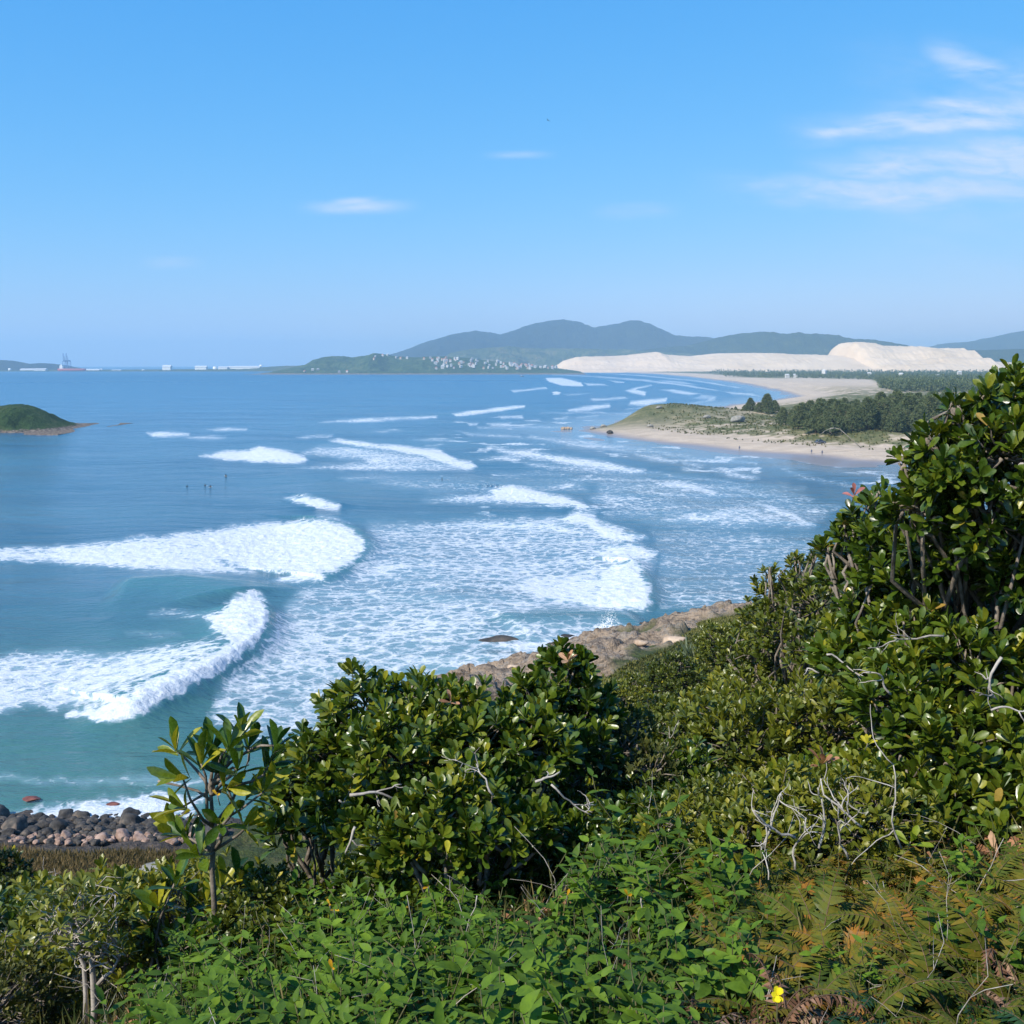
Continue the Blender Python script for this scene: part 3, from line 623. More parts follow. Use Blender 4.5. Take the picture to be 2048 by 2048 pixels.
# white water heaps up where it is thick
Z += sstep(.55, 1.1, foam) * (fbm(X * .9, Y * .9, 160, 3) - .4) * .5 * sstep(700, 150, R) + sstep(.35, .7, foam) * (fbm(X * 1.3, Y * 1.3, 170, 2) - .5) * .12
sbx, sb = land_h(X.ravel(), Y.ravel()); sb = sb.reshape(X.shape)
shal = np.where(R > 250, sstep(-65, 0, sb), 0.)
near = sstep(150, 70, R)
m, t, out = newmat('sea_water'); N = NT(t)
p = N.pos(); dist = N.n('ShaderNodeVectorMath', {0: p, 1: (0, 0, 32)}, operation='DISTANCE').outputs['Value']
big = N.noise(N.vscale(p, (.6, 1.6, 0)), .012, 4, .55)
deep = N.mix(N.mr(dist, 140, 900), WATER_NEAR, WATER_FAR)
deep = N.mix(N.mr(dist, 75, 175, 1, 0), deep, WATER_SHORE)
deep = N.mix(N.mr(big, .38, .62), deep, N.mix(1.0, deep, (.62, .74, .82), 'MULTIPLY'))
deep = N.mix(N.math('MULTIPLY', N.attr('shallow'), .8), deep, WATER_SHALLOW)
fa = N.attr('foam')
pv3 = N.vscale(p, (1, 1, 1.1))
l1 = N.noise(N.vscale(pv3, (.8, 1.15, 1)), .85, 5, .68, .8); l2 = N.noise(N.vscale(pv3, (.35, 1, 1)), .16, 4, .6, .3); l3 = N.noise(pv3, 3.6, 3, .6)
wv3 = N.n('ShaderNodeVectorMath', {0: pv3, 1: N.n('ShaderNodeVectorMath', {0: N.n('ShaderNodeTexNoise', {'Vector': pv3, 'Scale': .55, 'Detail': 3.}).outputs['Color'], 1: (2.6, 2.6, 0)}, operation='MULTIPLY').outputs[0]}, operation='ADD').outputs[0]
vor = N.n('ShaderNodeTexVoronoi', {'Vector': wv3, 'Scale': .42}, feature='DISTANCE_TO_EDGE').outputs['Distance']
web = N.mr(vor, .0, .24, 1, 0)
vor2 = N.n('ShaderNodeTexVoronoi', {'Vector': wv3, 'Scale': 1.3}, feature='DISTANCE_TO_EDGE').outputs['Distance']
web2 = N.mr(vor2, .0, .26, 1, 0)
gaps = N.noise(N.vscale(pv3, (.45, 1, 1)), .055, 4, .6, .4)
lace = N.math('ADD', N.math('ADD', N.math('ADD', N.math('MULTIPLY', l1, .42), N.math('MULTIPLY', l2, .22)), N.math('ADD', N.math('MULTIPLY', web, .15), N.math('MULTIPLY', web2, .09))), N.math('MULTIPLY', gaps, .26))
fm = N.mr(N.math('ADD', N.math('MULTIPLY', fa, 1.0), N.math('MULTIPLY', N.math('SUBTRACT', lace, .545), 2.2)), .43, .78)
fm = N.math('MULTIPLY', fm, N.mr(fa, .03, .3))
aer = N.mix(N.math('MULTIPLY', N.mr(fa, .1, .6), .62), deep, WATER_AER)
teal = N.mix(N.mr(N.attr('crest'), .35, 1.6), aer, WATER_CREST)
c1 = N.noise(N.vscale(p, (.55, 1.3, 1)), .9, 5, .62); c2 = N.noise(N.vscale(p, (.5, 1.5, 1)), .14, 5, .6); c3 = N.noise(N.vscale(p, (.5, 1.2, 1)), .022, 4, .55)
hgt = N.math('ADD', N.math('ADD', N.math('MULTIPLY', c1, .42), N.math('MULTIPLY', c2, 2.0)), N.math('MULTIPLY', c3, 7.0))
calm = N.mr(N.attr('shallow'), .2, 1, 1, .22)
bp = N.n('ShaderNodeBump', {'Strength': N.math('MULTIPLY', calm, WATER_BUMP), 'Distance': 1.0, 'Height': hgt})
ps = N.n('ShaderNodeBsdfPrincipled', {'Base Color': teal, 'Roughness': N.mr(dist, 100, 3000, .12, .34), 'IOR': 1.333, 'Specular IOR Level': WATER_SPEC, 'Normal': bp.outputs[0]})
fb = N.n('ShaderNodeBump', {'Strength': .8, 'Distance': .22, 'Height': N.math('ADD', l1, N.math('MULTIPLY', l3, .6))})
fcol = N.mix(N.mr(N.math('ADD', N.math('MULTIPLY', l1, .6), N.math('MULTIPLY', l3, .4)), .38, .60), (.46, .53, .60), FOAM_COL)
fo = N.n('ShaderNodeBsdfDiffuse', {'Color': fcol, 'Normal': fb.outputs[0]})
mx = N.n('ShaderNodeMixShader', {0: fm, 1: ps.outputs[0], 2: fo.outputs[0]})
t.links.new(mx.outputs[0], out.inputs[0])
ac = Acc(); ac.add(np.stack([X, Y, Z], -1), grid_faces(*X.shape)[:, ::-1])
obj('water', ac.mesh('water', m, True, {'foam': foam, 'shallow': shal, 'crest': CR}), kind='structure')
# spray thrown up where a wave hits the ledge
M_spray = flat_mat('spray_white', (.8, .82, .84), .9)
sp = Acc(); c0 = np.array(gp(1150, 1196, 0))
n = 900; k = rng.random(n)
px_ = c0[0] + rng.normal(0, 1, n) * (1.6 - .9 * k) ; py_ = c0[1] + rng.normal(0, .8, n); pz_ = .2 + 3.4 * k ** 1.6 * np.exp(-((px_ - c0[0]) / 1.3) ** 2)
for i in range(n):
    s = rng.uniform(.03, .09) * (1.3 - k[i])
    a = np.array([[1, 0, -.5], [-1, 0, -.5], [0, 1, .0], [0, 0, 1.]]) * s + (px_[i], py_[i], pz_[i])
    sp.add(a, None, [(0, 1, 2), (0, 1, 3), (1, 2, 3), (2, 0, 3)])
obj('spray', sp.mesh('spray', M_spray), kind='stuff', label='white spray thrown up by a wave on the rock ledge', cat='spray')
# ------------------------------------------------------------------ boulders, ledge rocks, blocks
def ico(sub):
    import bmesh
    b = bmesh.new(); bmesh.ops.create_icosphere(b, subdivisions=sub, radius=1)
    V = np.array([v.co[:] for v in b.verts]); F = np.array([[v.index for v in f.verts] for f in b.faces]); b.free(); return V, F
ICO3, ICO3F = ico(3)
def rock_mesh(name, seed, mat, sq=(1, 1, .75), rough=.28, facet=.5):
    V = ICO3.copy()
    r = np.random.default_rng(seed)
    for _ in range(9):                                  # chip flat facets
        nrm_ = nrm(r.normal(0, 1, 3)); d = r.uniform(.6, .92)
        k = V @ nrm_; V -= np.clip(k - d, 0, None)[:, None] * nrm_ * min(1., facet * 1.9)
    n = fbm(V[:, 0] * 1.6 + 9 * seed + V[:, 2], V[:, 1] * 1.6 + V[:, 2] * .7, seed, 4) - .5
    V = V * (1 + n[:, None] * rough * 2) * np.array(sq)
    ac = Acc(); ac.add(V, None, ICO3F); return ac.mesh(name, mat)
M_boul = solid_mat('dark_boulder', [(0, (.018, .017, .016)), (.45, (.045, .041, .038)), (.75, (.080, .070, .060)), (1, (.15, .115, .09))], 1.3, .8, .7, .08)
M_pink = solid_mat('pink_boulder', [(0, (.15, .095, .07)), (.5, (.30, .20, .155)), (1, (.42, .31, .25))], 1.3, .85, .6, .08)
M_tan = solid_mat('tan_rock', [(0, (.20, .14, .095)), (.5, (.36, .26, .18)), (1, (.50, .39, .29))], 1.2, .85, .6, .1)
M_pale = solid_mat('pale_stone', [(0, (.14, .135, .12)), (.5, (.24, .23, .205)), (1, (.34, .32, .29))], 2.2, .85, .7, .05)
M_kelp = solid_mat('red_rock', [(0, (.10, .03, .025)), (1, (.22, .08, .06))], 2, .6, .5, .05)
protos = [rock_mesh('boulder', 30 + i, M_boul, (1, rng.uniform(.75, 1), rng.uniform(.6, .8))) for i in range(7)]
protosP = [rock_mesh('boulder', 50 + i, M_pink, (1, rng.uniform(.75, 1), rng.uniform(.6, .8))) for i in range(3)]
BZ = [(-60, 1558), (60, 1545), (150, 1540), (250, 1545), (340, 1530), (440, 1540), (420, 1590), (330, 1604), (150, 1604), (-60, 1606)]
cand = rng.uniform((-60, 1522), (440, 1612), (9000, 2)); pts = []
for u, v in cand:
    x, y = gp(u, v, .6)
    ins = poly_sd(np.array([u]), np.array([v]), BZ)[0] + (fbm(np.array([u / 35.]), np.array([v / 18.]), 410, 3)[0] - .5) * 30
    water = ins < 0 and v < 1560 and u < 360
    if ins < 0 and not water: continue
    if water and rng.random() > .12: continue
    if not water and v < 1556 and rng.random() > .22: continue
    r = min(1.0, .24 + rng.gamma(1.5, .17)) * (.75 if v > 1585 else 1)
    if all((x - a) ** 2 + (y - b) ** 2 > ((r + c) * .70) ** 2 for a, b, c, _ in pts): pts.append((x, y, r, v))
    if len(pts) >= 290: break
for x, y, r, v in pts:
    pinkish = v > 1582 and rng.random() < .55
    wet = v < 1556
    z = max(float(gz(x, y)), -.25) + r * (.28 if not wet else .12)
    o = obj('boulder', protosP[rng.integers(3)] if pinkish else protos[rng.integers(7)], loc=(x, y, z), cat='boulder')
    o.rotation_euler = (rng.normal(0, .15), rng.normal(0, .15), rng.uniform(0, 6.3)); o.scale = (r, r, r * rng.uniform(.85, 1.1))
    if pinkish: tag(o, 'pinkish rounded boulder at the grassy back edge of the dark stone shore', group='pink boulders behind the stone shore')
    elif wet: tag(o, 'dark boulder standing in white wash at the front of the stone shore', group='boulders in the wash')
    else: tag(o, 'dark grey rounded boulder packed into the stone shore below the hillside', group='boulders of the stone shore')
def rk(name, u, v, mesh, s, label, cat='rock', lift=0., z=None, sc=(1, 1, 1), rz=0., group=None):
    x, y = gp(u, v, 0) if z is None else gp(u, v, z)
    o = obj(name, mesh, None, label, cat, group, None, (x, y, (z or 0) + lift)); o.scale = (s * sc[0], s * sc[1], s * sc[2]); o.rotation_euler = (0, 0, rz); return o
rk('sea_rock', 943, 1211, rock_mesh('sea_rock', 71, M_boul, (1, .5, .28)), 2.6, 'low dark rock awash in foam off the ledge, the left of two', lift=.05, sc=(1.1, 1, 1))
rk('sea_rock', 1070, 1206, rock_mesh('sea_rock', 72, M_boul, (1, .5, .25)), 2.2, 'low dark rock awash in foam closest to the rock ledge', lift=.05)
rk('kelp_rock', 60, 1508, rock_mesh('kelp_rock', 73, M_kelp, (1, .6, .2)), .75, 'reddish brown rock just breaking the blue water off the stone shore', lift=.02)
rk('kelp_rock', 213, 1520, rock_mesh('kelp_rock', 75, M_kelp, (1, .6, .3)), .5, 'small reddish rock beside the tallest boulder in the wash', lift=.12)
# slabs and blocks of the rock ledge
slab = [rock_mesh('ledge_rock', 80 + i, M_tan, (1, .7, .42), .2, .8) for i in range(4)] + [rock_mesh('ledge_rock', 90 + i, M_boul, (1, .7, .4), .2, .8) for i in range(2)]
k = 0; placed = []
for u, v in rng.uniform((760, 1140), (1420, 1330), (3000, 2)):
    h = ground_hit(u, v)
    if h[1] < 60 or GROUND_ROCK(h[0:1], h[1:2])[0] < 6 or h[2] < -.4: continue
    r = .4 + rng.gamma(1.4, .3)
    if any((h[0] - a) ** 2 + (h[1] - b) ** 2 < (r + c) ** 2 * .8 for a, b, c in placed): continue
    placed.append((h[0], h[1], r))
    dark = h[2] < 1.0
    o = obj('ledge_rock', slab[4 + k % 2] if dark else slab[k % 4], loc=(h[0], h[1], h[2] + .12 * r), cat='rock')
    tag(o, 'dark wet block at the waterline of the rock ledge' if dark else 'tan weathered block on the rock ledge above the surf', group='wet ledge blocks' if dark else 'tan ledge blocks')
    o.scale = (r, r, r); o.rotation_euler = (rng.normal(0, .2), rng.normal(0, .2), rng.uniform(-.6, .6)); k += 1
    if k >= 26: break
# two pale stones in the left scrub
def stone_block(seed, sx, sy, sz):
    import bmesh
    b = bmesh.new(); bmesh.ops.create_cube(b, size=1)
    bmesh.ops.scale(b, vec=(sx, sy, sz), verts=b.verts)
    bmesh.ops.bevel(b, geom=b.edges[:], offset=.018, segments=2, affect='EDGES')
    bmesh.ops.subdivide_edges(b, edges=b.edges[:], cuts=3, use_grid_fill=True)
    r = np.random.default_rng(seed)
    for v in b.verts:
        n = fbm(np.array([v.co.x * 14 + seed]), np.array([v.co.y * 14 + v.co.z * 9]), seed, 3)[0] - .5
        v.co += v.co.normalized() * n * .05
    me = bpy.data.meshes.new('stone_block'); b.to_mesh(me); b.free(); me.materials.append(M_pale)
    for p_ in me.polygons: p_.use_smooth = True
    return me
def blk(u, v, Y, me, label, rot):
    o = obj('stone_block', me, None, label, 'stone', None, None, at(u, v, Y)); o.rotation_euler = rot
blk(292, 1650, 7.4, stone_block(3, .19, .16, .11), 'pale grey stone block among yellow-green leaves, upper of two', (.1, -.12, .3))
blk(292, 1716, 7.0, stone_block(4, .18, .18, .26), 'pale grey upright stone in the left scrub, lower of two', (.1, .12, .5))

# ------------------------------------------------------------------ sand spit: rocks, hut, car
pr = [rock_mesh('spit_rock', 101 + i, M_tan, (1, .8, .8), .2) for i in range(3)]
for i, (u, s) in enumerate([(1062, 1.25), (1067, 1.0), (1072, 1.2), (1077, .9)]):
    o = rk('spit_rock', u, 810.5, pr[i % 3], s, 'tan rock standing in the shallows off the tip of the sand spit', lift=.5, group='rocks off the spit tip')
def onland(u, v, z=2.0):
    dx, dy, dz = ray(u, v); tt = np.linspace(300, 1400, 4000); x = dx * tt; y = dy * tt; z = CAM_H + dz * tt
    k = np.argmax(z < lz(x, y)); return np.array([x[k], y[k], float(lz(x[k], y[k]))])
p0 = onland(1151, 818.5); o = obj('dark_boulder', rock_mesh('dark_boulder', 111, M_boul, (1, .8, .75)), None, 'lone dark domed boulder on the sand near the spit tip', 'boulder', None, None, p0 + (0, 0, .6)); o.scale = (1.7, 1.4, 1.4)
pb = rock_mesh('pale_outcrop', 121, M_pale, (1, .6, .5), .2, .9)
for u, v, s, l in [(1226, 806, 2.0, 'small pale outcrop low on the grassy mound of the spit'), (1333, 789, 2.4, 'pale outcrop on the right shoulder of the grassy mound'), (1392, 796, 4.2, 'wide pale outcrop at the foot of the first dark trees'), (1243, 771, 2.0, 'pale outcrop on the skyline of the grassy mound'), (1118, 810, 1.8, 'pale outcrop on the low sand at the spit tip'), (1138, 806, 2.0, 'pale outcrop where grass begins at the spit tip')]:
    q = onland(u, v); o = obj('pale_outcrop', pb, None, l, 'rock', None, None, q + (0, 0, .3 * s)); o.scale = (s, s, s); o.rotation_euler = (0, 0, rng.uniform(-.5, .5))

def loft(acc, secs, tint=.5):     # sections: list of closed loops with the same count
    n = len(secs[0]); V = np.concatenate([np.asarray(s, float) for s in secs])
    Q = []
    for i in range(len(secs) - 1):
        for j in range(n): Q.append((i * n + j, i * n + (j + 1) % n, (i + 1) * n + (j + 1) % n, (i + 1) * n + j))
    b = len(V); V = np.concatenate([V, [np.mean(secs[0], 0)], [np.mean(secs[-1], 0)]])
    T = [((j + 1) % n, j, b) for j in range(n)] + [((len(secs) - 1) * n + j, (len(secs) - 1) * n + (j + 1) % n, b + 1) for j in range(n)]
    acc.add(V, Q, T, tint)
M_car = flat_mat('car_paint', (.07, .08, .10), .3, spec=.6); M_glass = flat_mat('car_glass', (.02, .025, .03), .1, spec=.8); M_tyre = flat_mat('tyre_rubber', (.02, .02, .02), .9); M_rim = flat_mat('wheel_rim', (.45, .45, .46), .4)
car = thing('parked_car', 'dark car parked on dry sand under the dune of the spit', 'car', onland(1548, 837) + (0, 0, .05)); car.rotation_euler = (0, 0, .35)
b = Acc(); secs = []
for x, zt_, wd in [(-2.1, .75, .70), (-1.95, .95, .82), (-.9, 1.0, .88), (.8, .98, .88), (1.8, .86, .82), (2.1, .62, .68)]:
    secs.append([(x, -wd, .35), (x, wd, .35), (x, wd, zt_ - .12), (x, wd * .9, zt_), (x, -wd * .9, zt_), (x, -wd, zt_ - .12)])
loft(b, secs); obj('body', b.mesh('car_body', M_car), car)
b = Acc(); loft(b, [[(x, -wd, .94), (x, wd, .94), (x, wd * .85, zt_), (x, -wd * .85, zt_)] for x, zt_, wd in [(-1.75, 1.0, .78), (-1.35, 1.42, .76), (0, 1.5, .76), (.3, 1.46, .76), (1.05, 1.0, .76)]]); obj('window', b.mesh('car_window', M_glass), car)
b = Acc(); loft(b, [[(x, -.62, 1.44), (x, .62, 1.44), (x, .58, zt_), (x, -.58, zt_)] for x, zt_ in [(-1.3, 1.47), (-.5, 1.54), (.25, 1.49)]]); obj('roof', b.mesh('car_roof', M_car), car)
for x in (-1.3, 1.3):
    for y in (-.78, .78):
        b = Acc(); tube(b, [(x, y - .1, .33), (x, y + .1, .33)], .33, 14); wh = obj('wheel', b.mesh('wheel', M_tyre), car)
        b = Acc(); tube(b, [(x, y - .104, .33), (x, y + .104, .33)], .19, 12); obj('rim', b.mesh('rim', M_rim), wh)

# ------------------------------------------------------------------ people (one skinned body per pose)
M_suit = flat_mat('wetsuit', (.015, .017, .022), .6); M_board = flat_mat('surfboard_white', (.7, .7, .66), .3); M_cloth = flat_mat('beach_clothes', (.10, .12, .18), .8); M_hair = flat_mat('hair_dark', (.02, .014, .01), .8)
def skin_mesh(name, verts, edges, rad, mat):
    me = bpy.data.meshes.new(name); me.from_pydata(verts, edges, [])
    o = bpy.data.objects.new(name, me); COL.objects.link(o)
    bpy.context.view_layer.objects.active = o; o.select_set(True)
    bpy.ops.object.modifier_add(type='SKIN')
    for sv, r in zip(me.skin_vertices[0].data, rad): sv.radius = (r, r)
    me.skin_vertices[0].data[0].use_root = True
    s_ = o.modifiers.new('s', 'SUBSURF'); s_.levels = 1; s_.render_levels = 1
    dg = bpy.context.evaluated_depsgraph_get(); nm = bpy.data.meshes.new_from_object(o.evaluated_get(dg))
    bpy.data.objects.remove(o); nm.name = name; nm.materials.clear(); nm.materials.append(mat)
    for p_ in nm.polygons: p_.use_smooth = True
    return nm
def body_verts(pose):
    V = [(0, 0, .95), (0, 0, 1.2), (0, 0, 1.42), (0, 0, 1.52), (0, .02, 1.66)]; E = [(0, 1), (1, 2), (2, 3), (3, 4)]; Rr = [.15, .14, .15, .065, .105]
    for s in (-1, 1):
        b_ = len(V)
        V += [(s * .2, 0, 1.42), (s * .26, -.02, 1.14), (s * .27, .06, .88), (s * .27, .08, .80)]; Rr += [.065, .05, .038, .04]; E += [(2, b_), (b_, b_ + 1), (b_ + 1, b_ + 2), (b_ + 2, b_ + 3)]
        b_ = len(V)
        if pose == 'stand': V += [(s * .1, 0, .86), (s * .12, .02, .48), (s * .12, -.01, .09), (s * .13, .13, .04)]
        else: V += [(s * .14, .05, .92), (s * .26, .40, .86), (s * .28, .46, .45), (s * .28, .56, .40)]
        Rr += [.095, .065, .042, .04]; E += [(0, b_), (b_, b_ + 1), (b_ + 1, b_ + 2), (b_ + 2, b_ + 3)]
    return V, E, Rr
pm_sit = skin_mesh('person', *body_verts('sit'), M_suit); pm_std = skin_mesh('person', *body_verts('stand'), M_cloth)
hm = Acc(); hv = ICO3[ICO3[:, 2] > -.15]; 
idx = -np.ones(len(ICO3), int); idx[ICO3[:, 2] > -.15] = np.arange(len(hv)); hf = idx[ICO3F]; hf = hf[(hf >= 0).all(1)]
hm.add(hv * .118 + (0, .005, 1.69), None, hf); hair_me = hm.mesh('hair', M_hair)
bm_ = Acc(); L = np.linspace(-1, 1, 11)
loft(bm_, [[(.27 * math.sqrt(max(.02, 1 - t_ * t_)) * math.cos(a), t_ * 1.0, .05 * math.sin(a) * math.sqrt(max(.05, 1 - t_ * t_)) + .08 * t_ * t_) for a in np.linspace(0, 2 * math.pi, 10, endpoint=False)] for t_ in L]); board_me = bm_.mesh('surfboard', M_board)
def surfer(u, v, lab):
    x, y = gp(u, v, 0); r_ = rng.uniform(-1, 1)
    o = obj('person', pm_sit, None, 'person in dark wetsuit sitting on a surfboard, ' + lab, 'person', 'surfers waiting in the bay', None, (x, y, -1.18)); o.rotation_euler = (0, 0, r_)
    obj('hair', hair_me, o)
    o2 = obj('surfboard', board_me, None, 'white surfboard under the person who is ' + lab, 'surfboard', 'surfboards in the bay', None, (x, y, -.02)); o2.rotation_euler = (0, 0, r_)
for a in [(353, 919, 'leftmost of three in open water'), (387, 917, 'middle one of three in open water'), (397, 919, 'rightmost of three in open water'), (834, 905, 'alone left of a breaking crest'), (426, 898, 'alone just below a foaming wave')]: surfer(*a)
for u, v, l in [(1395, 850, 'person standing on the wet sand left of the parked car'), (1531, 857, 'person at the water edge below the parked car, left one'), (1551, 859, 'person at the water edge below the parked car, right one')]:
    q = onland(u, v); o = obj('person', pm_std, None, l, 'person', None, None, q); obj('hair', hair_me, o)

# ------------------------------------------------------------------ boat, bird
M_boat = flat_mat('boat_dark', (.06, .07, .09), .5); M_cabin = flat_mat('boat_cabin', (.6, .6, .6), .5)
x, y = gp(985, 710.5, 0)
bt = thing('fishing_boat', 'tiny dark boat on the far water below the town', 'boat', (x, y, 0)); b = Acc()
loft(b, [[(t_ * 5, -wd, 1.3 + .5 * max(0, t_)), (t_ * 5, wd, 1.3 + .5 * max(0, t_)), (t_ * 4.6, wd * .6, -.3), (t_ * 4.6, -wd * .6, -.3)] for t_, wd in [(-1, 1.3), (-.4, 1.6), (.4, 1.4), (.8, .7), (1, .08)]]); obj('hull', b.mesh('hull', M_boat), bt)
b = Acc(); box(b, (-1.6, 0, 2.2), (2.6, 1.8, 1.7), 0, .5, .9); obj('cabin', b.mesh('cabin', M_cabin), bt)
M_bird = flat_mat('bird_dark', (.03, .03, .035), .8)
b = Acc(); tube(b, [(0, -.35, 0), (0, -.2, .02), (0, 0, .03), (0, .2, .03), (0, .32, .03), (0, .4, .02)], [.02, .07, .09, .08, .045, .015], 8)
for s in (-1, 1): b.add([(0, .12, .05), (0, -.12, .05), (s * .45, -.05, .2), (s * .45, .12, .2), (s * .95, -.16, .08), (s * .95, -.1, .08)], [(0, 1, 2, 3), (3, 2, 4, 5)])
o = obj('bird', b.mesh('bird', M_bird), None, 'tiny dark bird gliding high in the clear sky', 'bird', None, None, at(1034, 227, 330)); o.rotation_euler = (.2, .3, .9)

# ------------------------------------------------------------------ far town, port
M_wall = [flat_mat('house_wall_white', (.52, .50, .47), .8), flat_mat('house_wall_cream', (.44, .36, .27), .8), flat_mat('house_wall_grey', (.30, .30, .31), .8)]
M_roof = [flat_mat('roof_terracotta', (.38, .14, .09), .8), flat_mat('roof_grey', (.34, .34, .35), .7), flat_mat('roof_white', (.55, .55, .53), .6)]
def house_mesh(i, j, w_=10, d_=8, h_=6):
    a = Acc(); box(a, (0, 0, h_ / 2 - 2), (w_, d_, h_ + 4)); n0 = 6
    a.add([(-w_ * .55, -d_ * .58, h_ - .1), (w_ * .55, -d_ * .58, h_ - .1), (w_ * .55, d_ * .58, h_ - .1), (-w_ * .55, d_ * .58, h_ - .1), (-w_ * .4, 0, h_ + 3), (w_ * .4, 0, h_ + 3)], [(0, 1, 5, 4), (2, 3, 4, 5), (3, 2, 1, 0)], [(1, 2, 5), (3, 0, 4)])
    return a.mesh('house', [M_wall[i], M_roof[j]], False, None, [0] * n0 + [1] * 3 + [1] * 2)
HM = [(house_mesh(0, 0), 'white house with a terracotta roof'), (house_mesh(0, 2, 13, 9, 7), 'white house with a white roof'), (house_mesh(1, 0), 'cream house with a terracotta roof'), (house_mesh(0, 1, 9, 9, 9), 'tall white house with a grey roof'), (house_mesh(2, 1, 12, 8, 5), 'grey house with a grey roof')]
def gridz(Gd, u, v):
    Xg, Yg, Zg = Gd; dx, dy, dz = ray(u, v)
    tt = np.linspace(Yg[0, 0], Yg[30, 0], 160); best = None
    xs = Xg[0]
    for t_ in tt:
        x = dx / dy * t_; z = CAM_H + dz / dy * t_
        i = np.clip(np.searchsorted(Yg[:, 0], t_), 0, 60); j = np.clip(np.searchsorted(xs, x), 0, len(xs) - 1)
        if z < Zg[i, j]: return x, t_, Zg[i, j]
    return None
def put_house(p_, where, s=1.0, m=None):
    me, l = HM[rng.integers(len(HM))] if m is None else HM[m]
    s *= .62; o = obj('house', me, None, l + ' ' + where, 'house', l.split(' with')[0] + 's ' + where, None, p_); o.rotation_euler = (0, 0, rng.normal(0, .4)); o.scale = (s, s, s)
n = 0
while n < 46:
    u = rng.uniform(815, 935); v = rng.uniform(678, 697)
    p_ = gridz(HEADG, u, v)
    if p_ is None: continue
    put_house(p_, 'scattered on the far town slope', rng.uniform(.8, 1.3)); n += 1
n = 0
while n < 95:
    u = rng.normal(1000, 38); v = rng.uniform(682, 697)
    if not 930 < u < 1075: continue
    p_ = gridz(HEADG, u, v)
    if p_ is None:
        x, y = at(u, 697, 4350)[:2]; p_ = (x, y, max(2., float(lz(x, y))) + rng.uniform(0, 8))
    put_house(p_, 'crowded in the far beach town', rng.uniform(.8, 1.3)); n += 1
for u, v in [(708, 674), (722, 672), (732, 671), (748, 675), (756, 677), (768, 677), (812, 677), (838, 680), (845, 669), (800, 679), (706, 678), (655, 702), (640, 703), (575, 702), (590, 699), (600, 698)]:
    p_ = gridz(HEADG, u, v)
    if p_ is not None: put_house(p_, 'on the wooded headland left of town', rng.uniform(.8, 1.2))
for u, v in [(1485, 711), (1500, 711), (1640, 708), (1700, 709), (1768, 712), (1810, 706), (1555, 703), (1160, 664), (1185, 664), (1200, 666), (870, 666), (895, 662)]:
    Yd = 2300 if u > 1300 else 5700
    q = at(u, v, Yd); put_house((q[0], q[1], q[2]), 'alone in the far wood' if u > 1300 else 'alone on the far green slope', 1.0 if u > 1300 else 1.3, 1)
M_tank = flat_mat('tank_white', (.75, .75, .74), .5); M_blue = flat_mat('crane_blue', (.06, .16, .42), .5); M_red = flat_mat('ship_red', (.34, .07, .06), .6); M_shed = flat_mat('shed_white', (.74, .74, .72), .6); M_shedroof = flat_mat('shed_roof', (.55, .56, .58), .6)
PY = 4960.
def port_pt(u, v): q = at(u, v, PY); return (q[0], PY, q[2])
def shed(u, v, w_, h_, lab, nm='warehouse'):
    q = port_pt(u, v); s = thing(nm, lab, 'warehouse', (q[0], PY - rng.uniform(0, 60), 0)); zt_ = q[2]
    a = Acc(); box(a, (0, 0, zt_ / 2), (w_, 30, zt_)); obj('wall', a.mesh('wall', M_shed, False), s)
    a = Acc(); a.add([(-w_ / 2 - 1, -16, zt_ + .1), (w_ / 2 + 1, -16, zt_ + .1), (w_ / 2 + 1, 16, zt_ + .1), (-w_ / 2 - 1, 16, zt_ + .1), (-w_ / 2 - 1, 0, zt_ + h_), (w_ / 2 + 1, 0, zt_ + h_)], [(0, 1, 5, 4), (2, 3, 4, 5), (3, 2, 1, 0)], [(1, 2, 5), (3, 0, 4)]); obj('roof', a.mesh('roof', M_shedroof, False), s)
shed(445, 693, 70, 5, 'long white warehouse near the middle of the port strip'); shed(472, 692.5, 110, 5, 'longest white warehouse at the right end of the port strip'); shed(425, 693.5, 40, 5, 'short white warehouse left of the long ones on the port strip')
shed(385, 692.5, 50, 6, 'pale warehouse at the centre of the port strip'); shed(322, 692, 36, 8, 'pinkish pale warehouse on the open strip between port and headland'); shed(88, 697, 50, 5, 'low white shed beside the round tank under the left hill'); shed(55, 697.5, 60, 5, 'low white shed under the dark left hill'); shed(185, 698, 60, 5, 'low pale shed right of the crane'); shed(225, 699, 40, 4, 'small pale shed on the bare strip right of the crane')
for u, r_, v, l in [(80, 14, 698, 'white round tank under the dark left hill'), (196, 6, 696, 'slim white silo right of the crane'), (24, 6, 695, 'slim white tower at the far left of the port'), (409, 9, 692, 'white tank left of the warehouses'), (495, 6, 688.5, 'white water tower at the right end of the port strip'), (275, 9, 698, 'low white tank on the bare strip')]:
    q = port_pt(u, v); s = thing('storage_tank', l, 'tank', (q[0], PY - 30, 0)); a = Acc(); tube(a, [(0, 0, 0), (0, 0, q[2])], r_, 18); obj('wall', a.mesh('wall', M_tank), s)
    a = Acc(); tube(a, [(0, 0, q[2] - .2), (0, 0, q[2] + r_ * .12), (0, 0, q[2] + r_ * .3)], [r_ * 1.01, r_ * .8, .1], 18); obj('roof', a.mesh('roof', M_shedroof), s)
